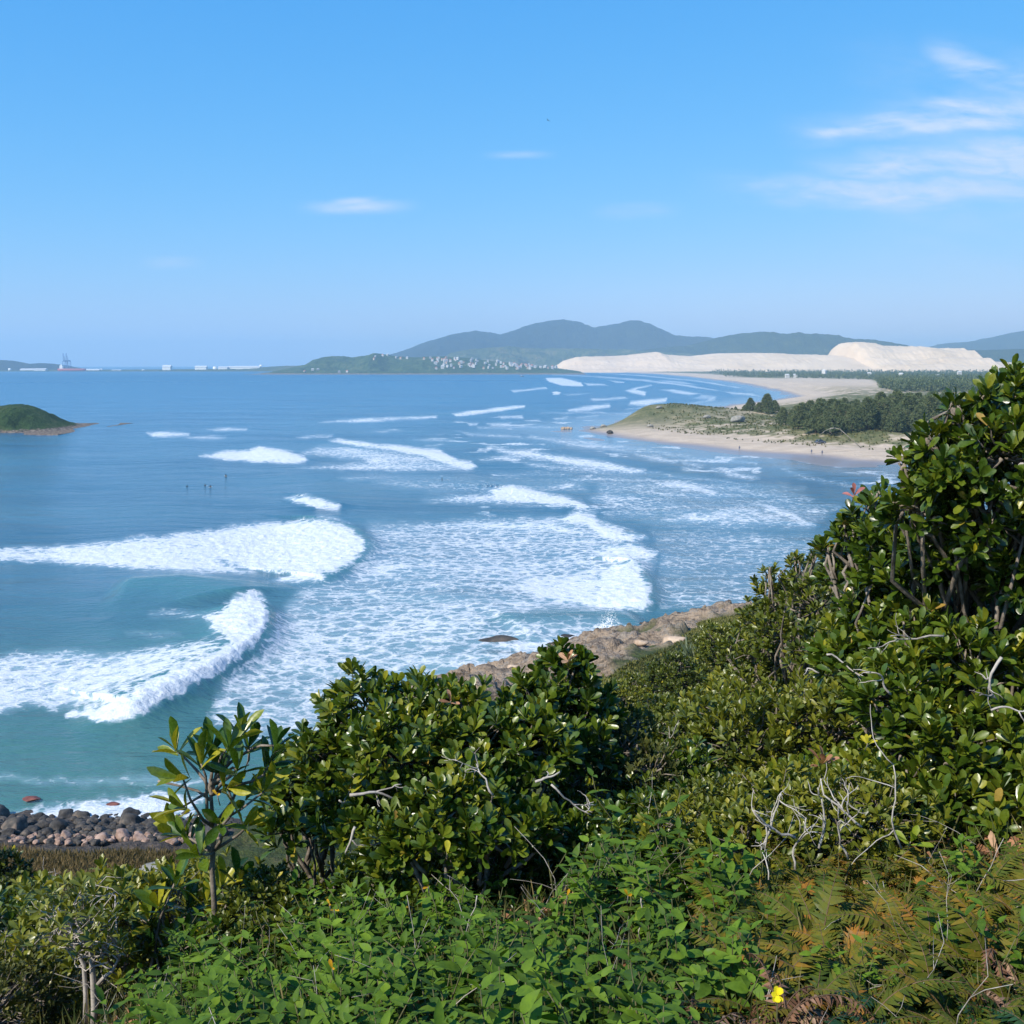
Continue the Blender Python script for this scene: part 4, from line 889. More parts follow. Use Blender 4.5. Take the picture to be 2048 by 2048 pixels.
def crane(u, lab):
    q0 = port_pt(u, 667); H_ = q0[2]; s = thing('port_crane', lab, 'crane', (q0[0], PY - 45, 0), 'port cranes'); a = Acc()
    for x in (-9, 9):
        for y in (-9, 9): tube(a, [(x, y, 0), (x * .85, y, 44)], 1.1, 6)
        tube(a, [(x, -9, 20), (x, 9, 20)], .9, 6)
    for z in (22, 44):
        for y in (-9, 9): tube(a, [(-9, y, z), (9, y, z)], .9, 6)
    box(a, (0, 4, 46), (14, 14, 5)); obj('portal', a.mesh('portal', M_blue), s)
    a = Acc()
    for x in (-3, 3):
        for y in (-12, -9): tube(a, [(x, y, 42), (x * .5, y - 6, H_)], .55, 5)
    for z in np.arange(46, H_ - 2, 6):
        f = (z - 42) / (H_ - 42); y = -10.5 - 6 * f
        tube(a, [(-3 + 1.5 * f, y, z), (3 - 1.5 * f, y, z + 4)], .35, 4)
    obj('boom', a.mesh('boom', M_blue), s)
    a = Acc(); tube(a, [(0, 5, 46), (0, -2, 64), (0, -12, H_ * .86)], .5, 5); obj('stay', a.mesh('stay', M_blue), s)
crane(129.5, 'tall blue port crane with raised boom, left of the pair'); crane(135, 'tall blue port crane with raised boom, right of the pair')
sh = thing('cargo_ship', 'long red hulled ship lying at the quay beside the cranes', 'ship', (*port_pt(155, 703)[:1], PY - 110, 0)); a = Acc()
loft(a, [[(t_ * 62, -wd, 12), (t_ * 62, wd, 12), (t_ * 60, wd * .7, -1), (t_ * 60, -wd * .7, -1)] for t_, wd in [(-1, 8), (-.8, 10), (.7, 10), (.92, 5), (1, .5)]]); obj('hull', a.mesh('hull', M_red), sh)
a = Acc(); box(a, (-46, 0, 18), (14, 16, 14), 0, .5, .92); box(a, (-46, 0, 27), (8, 10, 4)); obj('bridge', a.mesh('bridge', M_tank, False), sh)
# ------------------------------------------------------------------ leaves
GL = [(0, (.012, .030, .004)), (.40, (.052, .098, .008)), (.70, (.112, .152, .012)), (.93, (.185, .195, .016)), (.965, (.36, .34, .02)), (1, (.30, .20, .05))]
M_gloss = leaf_mat('glossy_leaf', GL, .30, .17, .55)
M_scrub = leaf_mat('scrub_leaf', [(0, (.020, .036, .006)), (.4, (.068, .094, .011)), (.75, (.130, .155, .015)), (.95, (.20, .20, .02)), (1, (.36, .31, .03))], .36, .2, .5)
M_fine = leaf_mat('fine_leaf', [(0, (.022, .034, .009)), (.5, (.075, .090, .022)), (.9, (.145, .145, .035)), (1, (.25, .22, .06))], .55, .2, .35)
M_herb = leaf_mat('herb_leaf', [(0, (.030, .070, .008)), (.5, (.085, .165, .012)), (.9, (.14, .235, .016)), (.965, (.16, .23, .03)), (1, (.40, .24, .02))], .58, .25, .28)
M_fern = leaf_mat('fern_leaf', [(0, (.022, .046, .006)), (.45, (.068, .100, .009)), (.72, (.135, .128, .012)), (.9, (.20, .135, .014)), (1, (.27, .13, .02))], .55, .25, .25)
M_fern2 = leaf_mat('dark_fern_leaf', [(0, (.012, .040, .012)), (.6, (.03, .082, .022)), (1, (.07, .12, .02))], .30, .18, .5)
M_dryf = leaf_mat('dry_fern_leaf', [(0, (.08, .038, .022)), (.5, (.19, .105, .068)), (1, (.34, .24, .18))], .85, .1, .1)
M_dead = leaf_mat('dead_leaf', [(0, (.16, .07, .035)), (.5, (.36, .19, .11)), (1, (.50, .33, .22))], .7, .15, .2)
M_yel = leaf_mat('yellow_leaf', [(0, (.40, .36, .02)), (1, (.55, .52, .05))], .4, .3, .4)
M_grassb = leaf_mat('grass_blade', [(0, (.03, .05, .01)), (.5, (.075, .095, .025)), (1, (.22, .18, .08))], .6, .25, .25)
M_brown = leaf_mat('brown_grass_blade', [(0, (.05, .045, .015)), (.5, (.13, .10, .045)), (1, (.24, .17, .09))], .7, .2, .2)
M_bark = solid_mat('pale_bark', [(0, (.09, .075, .055)), (.5, (.18, .15, .12)), (1, (.30, .26, .22))], 14, .85, .6, .01)
M_bone = solid_mat('dead_wood', [(0, (.20, .175, .15)), (.5, (.36, .325, .285)), (1, (.50, .46, .42))], 14, .85, .5, .008)
M_stem = solid_mat('green_stem', [(0, (.05, .06, .02)), (1, (.12, .11, .05))], 20, .7, .2, .005)
M_brownstem = solid_mat('brown_stem', [(0, (.06, .035, .02)), (1, (.14, .085, .05))], 20, .7, .2, .005)
M_case = leaf_mat('casuarina_leaf', [(0, (.055, .085, .040)), (.5, (.115, .150, .068)), (1, (.18, .20, .095))], .7, .2, .2)  # grey-green, lightened so the leaf colour stands in for sea mist
M_agave = leaf_mat('agave_leaf', [(0, (.05, .08, .04)), (.6, (.10, .14, .075)), (1, (.2, .2, .1))], .5, .1, .4)

def leaf_tmpl(ts, ws, fold=.22, curl=-.12, cup=0.):
    V = []; n = len(ts)
    for t_, w_ in zip(ts, ws):
        z0 = curl * t_ * t_
        V += [(-w_, t_, z0 + fold * w_), (0, t_, z0), (w_, t_, z0 + fold * w_)]
    F = []
    for i in range(n - 1):
        a = i * 3
        F += [(a, a + 1, a + 4, a + 3), (a + 1, a + 2, a + 5, a + 4)]
    return np.array(V), np.array(F)
OBOV = leaf_tmpl([0, .25, .55, .80, .95, 1.0], [.025, .085, .165, .19, .11, .01], .34, -.16)
OBOV_S = leaf_tmpl([0, .45, .80, 1.0], [.03, .16, .185, .02], .34, -.14)
LANC = leaf_tmpl([0, .12, .35, .62, .85, 1.0], [.015, .15, .225, .175, .075, .004], .22, -.22)
SMALL = leaf_tmpl([0, .5, 1.0], [.04, .24, .03], .2, -.1)
NEED = leaf_tmpl([0, .4, 1.0], [.10, .16, .02], .1, -.25)
BIG = leaf_tmpl([0, .15, .35, .6, .82, .95, 1.0], [.025, .06, .11, .155, .135, .055, .004], .50, -.08)

def put_leaves(acc, tm, P, D, Nn, S, tint):
    V, F = tm; D = nrm(D); X_ = nrm(np.cross(D, Nn)); Z_ = np.cross(X_, D)
    S = np.broadcast_to(S, (len(P),))
    W = P[:, None] + S[:, None, None] * (V[None, :, 0:1] * X_[:, None] + V[None, :, 1:2] * D[:, None] + V[None, :, 2:3] * Z_[:, None])
    m_ = len(V)
    Fq = (F[None] + (np.arange(len(P)) * m_)[:, None, None]).reshape(-1, 4)
    acc.add(W.reshape(-1, 3), Fq, None, np.repeat(np.broadcast_to(tint, (len(P),)), m_))

def rosettes(acc, tm, P, A, k, size, tint, th=(20, 78), sj=.25, tj=.16, r=rng):
    A = nrm(A); h = np.where(np.abs(A[:, 2:3]) < .9, np.array([[0, 0, 1.]]), np.array([[1., 0, 0]]))
    U_ = nrm(np.cross(A, h)); W_ = np.cross(A, U_)
    n = len(P); ph = r.uniform(0, 6.28, n)[:, None] + np.arange(k)[None] * 2.399 + r.normal(0, .25, (n, k))
    tt = np.radians(th[0] + (th[1] - th[0]) * (np.arange(k)[None] + r.uniform(0, .9, (n, k))) / k)
    D = np.cos(tt)[..., None] * A[:, None] + np.sin(tt)[..., None] * (np.cos(ph)[..., None] * U_[:, None] + np.sin(ph)[..., None] * W_[:, None])
    Nn = np.broadcast_to(A[:, None], D.shape) + r.normal(0, .28, D.shape)
    # upper side faces the axis for leaves that lie out
    base = P[:, None] - A[:, None] * (np.arange(k)[None, :, None] / k) * (size * .35)
    S = size * r.uniform(1 - sj, 1 + sj, (n, k))
    T = np.clip(np.broadcast_to(tint, (n,))[:, None] + r.normal(0, tj, (n, k)), 0, .92)
    ye = r.random((n, k)) < .010
    T = np.where(ye, r.uniform(.95, 1, (n, k)), T)
    put_leaves(acc, tm, base.reshape(-1, 3), D.reshape(-1, 3), Nn.reshape(-1, 3), S.ravel(), T.ravel())

def sph(n, r=rng):
    return nrm(r.normal(0, 1, (n, 3)))

def lobed_shrub(lobes, base, dens, leaf, size, k, tb=.45, twig_r=.006, limbs=True, r=rng, tj=.16, th=(12, 68), fill=.45, upb=.75, bot=-.6, twigfrac=.35):
    """lobes: [(centre, radius)] in local coordinates. Returns crown and branch accumulators."""
    cr = Acc(); br = Acc(); base = np.asarray(base, float)
    LC = [np.asarray(c, float) for c, _ in lobes]
    for li, (c, rad) in enumerate(lobes):
        c = np.asarray(c, float); rad = np.broadcast_to(np.asarray(rad, float), (3,))
        n = int(dens * 4 * math.pi * rad.mean() ** 2)
        d = sph(int(n * 1.7), r); d = d[d[:, 2] > bot][:n]; n = len(d)
        lump = .56 + .80 * fbm(d[:, 0] * 2.2 + li * 7 + d[:, 2], d[:, 1] * 2.2 + d[:, 2] * 1.3, 200 + li, 3)
        rr_ = lump * r.uniform(.78, 1.1, n)
        q = r.random(n) < fill * .5
        rr_ = np.where(q, rr_ * r.uniform(.5, .85, n), rr_)
        P = c + d * rad * rr_[:, None]
        ins = np.zeros(n, bool)
        for lj, (c2, r2) in enumerate(lobes):
            if lj != li: ins |= (np.linalg.norm((P - np.asarray(c2)) / np.asarray(r2), axis=1) < .72)
        P = P[~ins]; d = d[~ins]
        if len(P) == 0: continue
        A = nrm(d * (1 - upb * .6) + np.array([0, 0, upb]) + r.normal(0, .22, P.shape))
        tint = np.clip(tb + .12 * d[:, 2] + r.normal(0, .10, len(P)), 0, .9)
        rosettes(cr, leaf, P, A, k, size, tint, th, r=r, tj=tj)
        # twigs
        kk = np.flatnonzero(r.random(len(P)) < twigfrac)
        for j in kk:
            s0 = c + (P[j] - c) * r.uniform(.1, .45) + r.normal(0, .05, 3) * rad
            tube(br, bow(s0, P[j] - A[j] * size * .1, 4, .08, .03), np.linspace(twig_r, twig_r * .45, 4), 4)
        if limbs:
            tube(br, bow(base + r.normal(0, .05, 3), c, 9, .06, .022), np.linspace(twig_r * 2.8, twig_r * 1.3, 9), 6)
            for _ in range(5):
                e = c + sph(1, r)[0] * rad * .7; s0 = base + (c - base) * r.uniform(.45, .9)
                tube(br, bow(s0, e, 5, .12, .04), np.linspace(twig_r * 2.2, twig_r * .9, 5), 5)
    return cr, br

def hero(name, label, cat, lobes_px, base_px, leafsize, dens, k=9, tb=.45, group=None, mat=None, r=rng, leaf=OBOV, trunkname='branch', extra_limbs=0, twig_r=.006, **kw):
    bp_ = ground_hit(*base_px[:2]) if len(base_px) == 2 else at(*base_px)
    if len(base_px) == 3: bp_[2] = min(bp_[2], float(gz(bp_[0], bp_[1])))
    root = thing(name, label, cat, bp_, group)
    lobes = []
    for u, v, Yd, rp in lobes_px:
        c = at(u, v, Yd) - bp_; R_ = rp * K * Yd / FPX
        lobes.append((c, (R_ * 1.05, R_ * 1.05, R_ * .95)))
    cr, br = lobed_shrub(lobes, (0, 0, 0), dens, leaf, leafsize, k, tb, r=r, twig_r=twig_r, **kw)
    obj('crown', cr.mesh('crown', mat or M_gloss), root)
    obj(trunkname, br.mesh('branch', M_bark), root)
    return root, bp_

# ------------------------------------------------------------------ hero shrubs
S_ = 1.0
hero('glossy_shrub', 'dense dark glossy shrub in the middle with a rounded crown against the surf', 'shrub',
     [(690, 1345, 5.9, 78), (790, 1350, 5.9, 72), (870, 1360, 5.8, 70), (640, 1440, 5.8, 78), (760, 1440, 5.5, 105), (890, 1440, 5.5, 100), (985, 1420, 5.6, 85), (700, 1540, 5.4, 85), (1000, 1330, 6.0, 55)],
     (860, 1640, 5.9), .080, 142, 9, .44)
hero('glossy_shrub', 'pointed glossy shrub right of the middle with one brown dead leaf cluster at its tip', 'shrub',
     [(1060, 1262, 6.3, 48), (1050, 1320, 6.2, 72), (1110, 1345, 6.3, 50), (1000, 1370, 6.1, 70), (1080, 1410, 6.0, 75)], (1070, 1600, 6.3), .080, 142, 9, .46)
hero('glossy_shrub', 'low glossy shrub in front of the middle crown beside pale bare limbs', 'shrub',
     [(830, 1565, 4.9, 78), (930, 1570, 4.9, 72), (750, 1590, 4.9, 60), (1000, 1560, 5.0, 50), (880, 1510, 5.0, 60)], (880, 1720, 4.9), .078, 140, 9, .48)
hero('glossy_shrub', 'small glossy shrub between the sapling and the middle crown', 'shrub',
     [(575, 1430, 6.2, 48), (560, 1490, 6.0, 62), (620, 1530, 5.8, 60), (545, 1570, 5.6, 50)], (590, 1660, 5.9), .088, 110, 9, .47)
# big tree at the right edge
hero('glossy_tree', 'tall dark glossy tree filling the right edge and reaching the horizon', 'tree',
     [(1915, 768, 5.4, 52), (1850, 748, 5.3, 20), (1908, 722, 5.4, 24), (1748, 802, 5.3, 15), (1705, 868, 5.4, 17), (1800, 770, 5.3, 14), (1832, 812, 5.3, 44), (1765, 845, 5.3, 36), (1890, 865, 5.2, 84), (1785, 900, 5.3, 60), (1740, 965, 5.4, 62), (1870, 985, 5.3, 90), (1980, 880, 5.2, 105), (1790, 1050, 5.7, 85), (1990, 1080, 5.4, 120), (1920, 1180, 6.3, 130)],
     (1880, 1480, 6.6), .080, 138, 9, .42, trunkname='trunk', twig_r=.008, upb=.5)
hero('glossy_shrub', 'glossy shrub at the left foot of the tall tree with a pinkish bud on top', 'shrub',
     [(1630, 972, 6.2, 32), (1592, 980, 6.3, 15), (1650, 935, 6.2, 15), (1560, 1040, 6.4, 16), (1655, 1020, 6.1, 50), (1605, 1012, 6.3, 28), (1710, 1070, 5.9, 72), (1600, 1085, 6.5, 48), (1650, 1140, 6.2, 70)], (1680, 1420, 6.2), .079, 140, 9, .45)
hero('glossy_shrub', 'large dark glossy shrub under the tall tree, crossed by white twigs', 'shrub',
     [(1720, 1210, 5.7, 85), (1840, 1290, 5.3, 100), (1700, 1330, 5.3, 95), (1930, 1330, 5.2, 100), (1800, 1420, 5.0, 95), (1920, 1460, 4.9, 95), (1620, 1250, 6.0, 80)], (1790, 1620, 5.3), .085, 124, 9, .40)
hero('glossy_shrub', 'mid green glossy shrub below the white twigs at the right edge', 'shrub',
     [(1700, 1500, 4.9, 75), (1800, 1540, 4.7, 75), (1900, 1570, 4.6, 80), (1990, 1540, 4.6, 90), (1640, 1470, 5.2, 60)], (1820, 1720, 4.7), .085, 105, 9, .50)

hero('fine_leaved_shrub', 'fine leaved green shrub on the skyline of the scrub slope above the rock ledge', 'shrub',
     [(1468, 1120, 9.0, 46), (1450, 1078, 8.8, 13), (1500, 1060, 8.6, 15), (1540, 1050, 8.3, 18), (1520, 1095, 8.6, 42), (1432, 1172, 9.4, 46), (1392, 1228, 10., 40), (1545, 1150, 8.2, 60), (1480, 1200, 8.6, 64), (1430, 1250, 9., 50), (1560, 1230, 7.6, 60)],
     (1500, 1330, 9.), .062, 120, 8, .52, mat=M_scrub, leaf=OBOV_S)

hero('dark_shrub', 'dark shaded shrub cut by the left edge above the pale grass hollow', 'shrub',
     [(-40, 1650, 19, 60), (20, 1672, 19, 48), (60, 1712, 18, 40), (-20, 1720, 18, 60), (90, 1735, 17, 30)], (10, 1790, 18.5), .13, 42, 8, .22, mat=M_scrub, leaf=OBOV_S)  # low leaf tint puts the shade of the slope into the leaf colour
hero('fine_leaved_shrub', 'fine leaved olive shrub leaning on the right side of the pointed glossy shrub', 'shrub',
     [(1135, 1385, 6.4, 42), (1175, 1425, 6.2, 52), (1150, 1480, 6.0, 44), (1230, 1460, 6.0, 58), (1190, 1370, 6.6, 40)], (1190, 1600, 6.2), .042, 230, 7, .52, mat=M_fine, leaf=SMALL)
# sapling with large leaves
sy = 5.1; sp0 = at(405, 1765, sy); sp0[2] = min(sp0[2], float(gz(sp0[0], sp0[1])))
sap = thing('sapling', 'slender large leaved sapling standing alone against the sea at left', 'tree', sp0)
def L_(u, v, dy=0.): return at(u, v, sy + dy) - sp0
stem = Acc(); cr = Acc()
tube(stem, np.array([(0, 0, -.05), L_(404, 1700), L_(400, 1640), L_(403, 1590), L_(400, 1530), L_(396, 1470)]), [.015, .0145, .013, .012, .010, .007], 8)
tips = [((330, 1400), (-.3, -.2, 1)), ((378, 1425), (-.05, .1, 1)), ((398, 1405), (0, 0, 1)), ((432, 1395), (.1, .1, 1)), ((470, 1395), (.35, 0, 1)), ((448, 1440), (.3, -.4, .9)), ((505, 1432), (.5, -.1, .8)), ((345, 1455), (-.6, -.3, .2)), ((350, 1565), (-.5, -.4, .9)), ((375, 1600), (-.2, -.5, .6)), ((430, 1475), (.5, -.4, .3)), ((470, 1490), (.4, -.2, .5)), ((415, 1540), (.2, -.5, .5)), ((335, 1555), (-.7, 0, .7)), ((520, 1395), (.4, .2, 1)), ((455, 1370), (.15, 0, 1)), ((500, 1480), (.6, -.2, .6)), ((345, 1510), (-.6, -.2, .5)), ((420, 1440), (.1, -.5, .9)), ((465, 1545), (.6, -.3, .5))]
for i, ((u, v), a) in enumerate(tips):
    dy = rng.uniform(-.15, .15); p_ = L_(u, v + 12, dy); j = [L_(399, 1500), L_(402, 1560), L_(397, 1480)][i % 3] if v < 1540 else L_(403, 1605)
    tube(stem, bow(j, p_, 5, .12, .02), np.linspace(.010, .005, 5), 5)
    rosettes(cr, BIG, p_[None], np.array([a], float), 7, .145, np.array([rng.choice([.40, .55, .70, .86])]), (10, 68), tj=.13)
# one bare dark shoot to the left
tube(stem, np.array([L_(400, 1512), L_(372, 1492), L_(335, 1482), L_(298, 1474)]), [.008, .007, .006, .007], 5)
obj('crown', cr.mesh('crown', leaf_mat('sapling_leaf', [(0, (.008, .030, .008)), (.4, (.022, .070, .014)), (.65, (.06, .12, .012)), (.85, (.17, .21, .015)), (1, (.4, .36, .03))], .24, .2, .6)), sap)
obj('trunk', stem.mesh('trunk', M_bark), sap)
# second young plant at its left foot
sy2 = 5.3; q0 = at(300, 1820, sy2); q0[2] = min(q0[2], float(gz(q0[0], q0[1]))); s2 = thing('sapling', 'short young plant with upright leaves beside the pale stones', 'tree', q0); cr = Acc(); stem = Acc()
for (u, v), a in [((330, 1655), (-.1, 0, 1)), ((300, 1700), (-.2, -.2, 1)), ((355, 1700), (.3, -.1, 1)), ((280, 1725), (-.3, -.2, 1)), ((345, 1760), (.3, -.3, .8)), ((390, 1690), (.4, 0, 1)), ((290, 1775), (-.2, -.3, .7)), ((420, 1660), (.5, 0, 1)), ((450, 1650), (.4, 0, 1)), ((380, 1760), (.2, -.3, .8))]:
    p_ = at(u, v + 10, sy2) - q0; tube(stem, bow((0, 0, 0), p_, 5, .1, .02), np.linspace(.012, .005, 5), 5)
    rosettes(cr, BIG, p_[None], np.array([a], float), 7, .15, np.array([rng.choice([.3, .45, .8])]), (14, 75), tj=.14)
obj('crown', cr.mesh('crown', bpy.data.materials['sapling_leaf']), s2); obj('trunk', stem.mesh('trunk', M_bark), s2)

# small grey stemmed tree at lower left
g0 = ground_hit(172, 1965); gy = g0[1]
gt = thing('small_tree', 'small grey forked tree with sparse yellow green leaves at lower left', 'tree', g0); tr = Acc(); cr = Acc()
def Lg(u, v, dy=0.): return at(u, v, gy + dy) - g0
tube(tr, np.array([(0, 0, -.1), Lg(178, 1900), Lg(176, 1850), Lg(172, 1800), Lg(160, 1770), Lg(140, 1755)]), [.017, .0165, .015, .013, .011, .009], 8)
tube(tr, np.array([Lg(160, 1960), Lg(162, 1880), Lg(158, 1820), Lg(140, 1785), Lg(110, 1765)]), [.012, .0115, .010, .009, .007], 7)
tube(tr, np.array([Lg(178, 1865), Lg(195, 1845), Lg(212, 1832), Lg(228, 1800)]), [.012, .010, .008, .005], 6)
ends = [Lg(140, 1755), Lg(110, 1765), Lg(228, 1800), Lg(172, 1800), Lg(160, 1770)]
for i in range(75):
    s0 = ends[rng.integers(len(ends))] + rng.normal(0, .03, 3); u = rng.uniform(40, 250); v = rng.uniform(1640, 1800); e = Lg(u, v, rng.normal(0, .3))
    tube(tr, bow(s0, s0 + (e - s0) * rng.uniform(.5, 1), 9, .14, .018), np.linspace(.0045, .0015, 9), 4)
P = np.array([Lg(rng.uniform(30, 250), rng.uniform(1655, 1800), rng.normal(0, .3)) for _ in range(150)])
P = P[np.argsort(rng.random(len(P)))]
rosettes(cr, OBOV_S, P, np.array([0, 0, 1.]) + rng.normal(0, .4, P.shape), 6, .055, np.full(len(P), .62))
obj('crown', cr.mesh('crown', M_scrub), gt); obj('trunk', tr.mesh('trunk', M_bone), gt)

# ------------------------------------------------------------------ scrub on the slope: prototypes and copies
HIDE = (0, -60, 5)
def scrub_proto(seed, leaf, mat, size, dens, k, r0, hh, tb, twigs=.3, nl=7, th=(12, 68)):
    r = np.random.default_rng(seed); lobes = []
    for i in range(nl):
        a = r.uniform(0, 6.28); q = r.uniform(.2, 1) * r0 * .62
        lobes.append(((q * math.cos(a), q * math.sin(a), hh * r.uniform(.42, .72)), np.array([1, 1, .85]) * r0 * r.uniform(.42, .62)))
    cr, br = lobed_shrub(lobes, (0, 0, -.15), dens, leaf, size, k, tb, r=r, twigfrac=twigs, twig_r=.005)
    return cr.mesh('crown', mat), br.mesh('branch', M_bark)
PROTO = {}
for key, args in {
    'gloss': [(s, OBOV_S, M_scrub, .066, 118, 8, .62, .95, .46) for s in (1, 2, 3, 4)],
    'bright': [(s, OBOV_S, M_scrub, .060, 130, 8, .60, .85, .66) for s in (5, 6, 7)],
    'fine': [(s, SMALL, M_fine, .042, 190, 7, .60, .85, .45, .4) for s in (8, 9, 10)],
    'dark': [(s, OBOV, M_gloss, .085, 95, 9, .60, .95, .42) for s in (11, 12)]}.items():
    PROTO[key] = [scrub_proto(*a) for a in args]
def plant(name, key, loc, rz, s, label, group, cat='shrub', sz=1.0):
    me = PROTO[key][rng.integers(len(PROTO[key]))]
    o = thing(name, label, cat, loc, group); o.rotation_euler = (rng.normal(0, .08), rng.normal(0, .08), rz); o.scale = (s, s, s * sz)
    obj('crown', me[0], o); obj('branch', me[1], o)
    return o
def scatter(poly, xb, yb, spacing, h, fn, lim=400, tries=20000, edge=0.):
    r = np.random.default_rng(abs(hash((xb, yb, spacing))) % 2 ** 31); got = []
    X_ = r.uniform(*xb, tries); Yq = np.sqrt(r.uniform(yb[0] ** 2, yb[1] ** 2, tries)); Zq = gz(X_, Yq)
    U_, V_ = proj(X_, Yq, Zq + h); ok = poly_sd(U_, V_, poly) > edge
    for x, y, z, u, v in zip(X_[ok], Yq[ok], Zq[ok], U_[ok], V_[ok]):
        sp_ = spacing * (.7 + .3 * y / yb[0] if y > yb[0] else 1)
        sp_ = min(sp_, spacing * 2.2)
        if all((x - a) ** 2 + (y - b) ** 2 > sp_ * sp_ for a, b in got):
            got.append((x, y)); fn(x, y, z, u, v, r)
            if len(got) >= lim: break
    return len(got)
# right hand slope, from the tall tree down to the middle shrubs
SL = [(1120, 1335), (1200, 1312), (1300, 1280), (1370, 1225), (1405, 1165), (1440, 1085), (1500, 1070), (1560, 1090), (2100, 1090), (2100, 1560), (1300, 1560), (1120, 1470)]
def fslope(x, y, z, u, v, r):
    q = fbm(np.array([u / 130.]), np.array([v / 110.]), 301, 3)[0]
    if 1090 < u < 1420 and v > 1370: key = 'fine' if q > .42 else 'gloss'
    elif u < 1620 and q > .46: key = 'bright'
    elif u > 1560 and q < .45: key = 'dark'
    else: key = 'gloss'
    lab = {'fine': 'fine leaved olive shrub in the scrub right of the middle shrubs', 'bright': 'yellow green shrub on the scrub slope above the rock ledge', 'gloss': 'mid green shrub on the scrub slope right of the middle', 'dark': 'dark green shrub on the scrub slope under the tall tree'}[key]
    plant('scrub_shrub', key, (x, y, z - .05), r.uniform(0, 6.28), r.uniform(.85, 1.2) * (1.0 if y < 12 else 1.25 if y < 20 else 1.6), lab, {'fine': 'fine leaved scrub', 'bright': 'yellow green scrub', 'gloss': 'mid green scrub', 'dark': 'dark scrub'}[key])
print('slope', scatter(SL, (0.6, 22), (6.6, 44), .50, .82, fslope, 270, 40000))
# lower left hollow
LL = [(-120, 1690), (60, 1690), (150, 1655), (215, 1600), (255, 1570), (330, 1585), (395, 1600), (440, 1660), (520, 1700), (330, 1850), (250, 2300), (-120, 2300)]
def fleft(x, y, z, u, v, r):
    if y < 6.8 and 60 < u < 290: return
    q = r.random(); key = 'bright' if q < .6 else ('fine' if q < .85 else 'gloss')
    if u < 120 and v > 1850: key = 'fine'
    lab = {'bright': 'yellow green shrub with grey twigs in the hollow at lower left', 'fine': 'fine leaved olive shrub in the hollow at lower left', 'gloss': 'mid green shrub in the hollow at lower left'}[key]
    plant('scrub_shrub', key, (x, y, z - .1), r.uniform(0, 6.28), r.uniform(.75, 1.1), lab, {'bright': 'yellow green scrub of the hollow', 'fine': 'fine leaved scrub of the hollow', 'gloss': 'mid green scrub of the hollow'}[key])
print('left', scatter(LL, (-9, 1.), (5.0, 17), .50, .75, fleft, 120))
# dark shrubs further down at the left edge
LD = [(-150, 1632), (20, 1630), (50, 1655), (120, 1660), (190, 1672), (210, 1700), (100, 1760), (-150, 1790)]
def fld(x, y, z, u, v, r):
    plant('scrub_shrub', 'dark' if u < 70 else 'fine', (x, y, z - .2), r.uniform(0, 6.28), r.uniform(1.3, 2.0), 'dark rounded shrub at the left edge above the brown grass' if u < 70 else 'olive shrub behind the hollow just below the brown grass', 'dark shrubs at the left edge' if u < 70 else 'olive shrubs below the brown grass')
print('leftdark', scatter(LD, (-34, -2), (14, 56), .9, 1.2, fld, 80, 60000))
# under and between the hero shrubs so that no bare soil shows
MID = [(480, 1610), (620, 1560), (1000, 1480), (1150, 1470), (1320, 1500), (1320, 1600), (1150, 1640), (700, 1680), (520, 1700)]
def fmid(x, y, z, u, v, r):
    plant('scrub_shrub', 'dark' if r.random() < .6 else 'gloss', (x, y, z - .15), r.uniform(0, 6.28), r.uniform(.55, .75), 'low dark shrub tucked under the middle crowns', 'low shrubs under the middle crowns')
MID2 = [(1270, 1420), (1450, 1400), (1750, 1450), (1800, 1600), (1600, 1640), (1420, 1640), (1300, 1590)]
def fmid2(x, y, z, u, v, r):
    plant('scrub_shrub', ['dark', 'gloss', 'bright'][r.integers(3)], (x, y, z - .2), r.uniform(0, 6.28), r.uniform(.6, .8), 'low shrub in the thicket among the white bare branches', 'low shrubs among the white branches')
print('mid2', scatter(MID2, (.8, 4.), (4.6, 8.), .42, .45, fmid2, 50))
print('mid', scatter(MID, (-2.5, 2.6), (5.0, 8.5), .48, .5, fmid, 45))

# ------------------------------------------------------------------ herbs of the carpet
def herb_proto(seed, nst, h, ls, tb):
    r = np.random.default_rng(seed); lf = Acc(); st = Acc()
    for i in range(nst):
        a = r.uniform(0, 6.28); lean = r.uniform(.05, .5); hh = h * r.uniform(.6, 1.1)
        p0 = np.array([r.normal(0, .05), r.normal(0, .05), -.03]); p1 = p0 + np.array([math.cos(a) * lean * hh, math.sin(a) * lean * hh, hh])
        pts = bow(p0, p1, 7, .06, .015); tube(st, pts, np.linspace(.004, .0018, 7), 4)
        nn = 7; ph = r.uniform(0, 3.14)
        for j in range(nn):
            f = .28 + .72 * j / (nn - 1); p_ = p0 + (p1 - p0) * f + np.array([0, 0, 0]); ph += 1.57 + r.normal(0, .25)
            for s in (0, math.pi):
                el = math.radians(r.uniform(-12, 38) + 25 * (f > .93)); d = np.array([math.cos(ph + s) * math.cos(el), math.sin(ph + s) * math.cos(el), math.sin(el)])
                put_leaves(lf, LANC, p_[None], d[None], np.array([[0, 0, 1.]]) + r.normal(0, .25, (1, 3)), ls * r.uniform(.7, 1.15) * (1.15 - .45 * max(0, f - .6) / .4), np.clip(tb + r.normal(0, .17) + .1 * (f - .5), 0, .96) if r.random() > .0022 or ls > .09 else 1.0)
    return lf.mesh('foliage', M_herb), st.mesh('stem', M_stem)
HP = [herb_proto(500 + i, 9, .40, .085, .45) for i in range(4)]; HPb = [herb_proto(520 + i, 8, .42, .098, .52) for i in range(2)]; HPg = [herb_proto(540 + i, 9, .36, .075, .18) for i in range(2)]
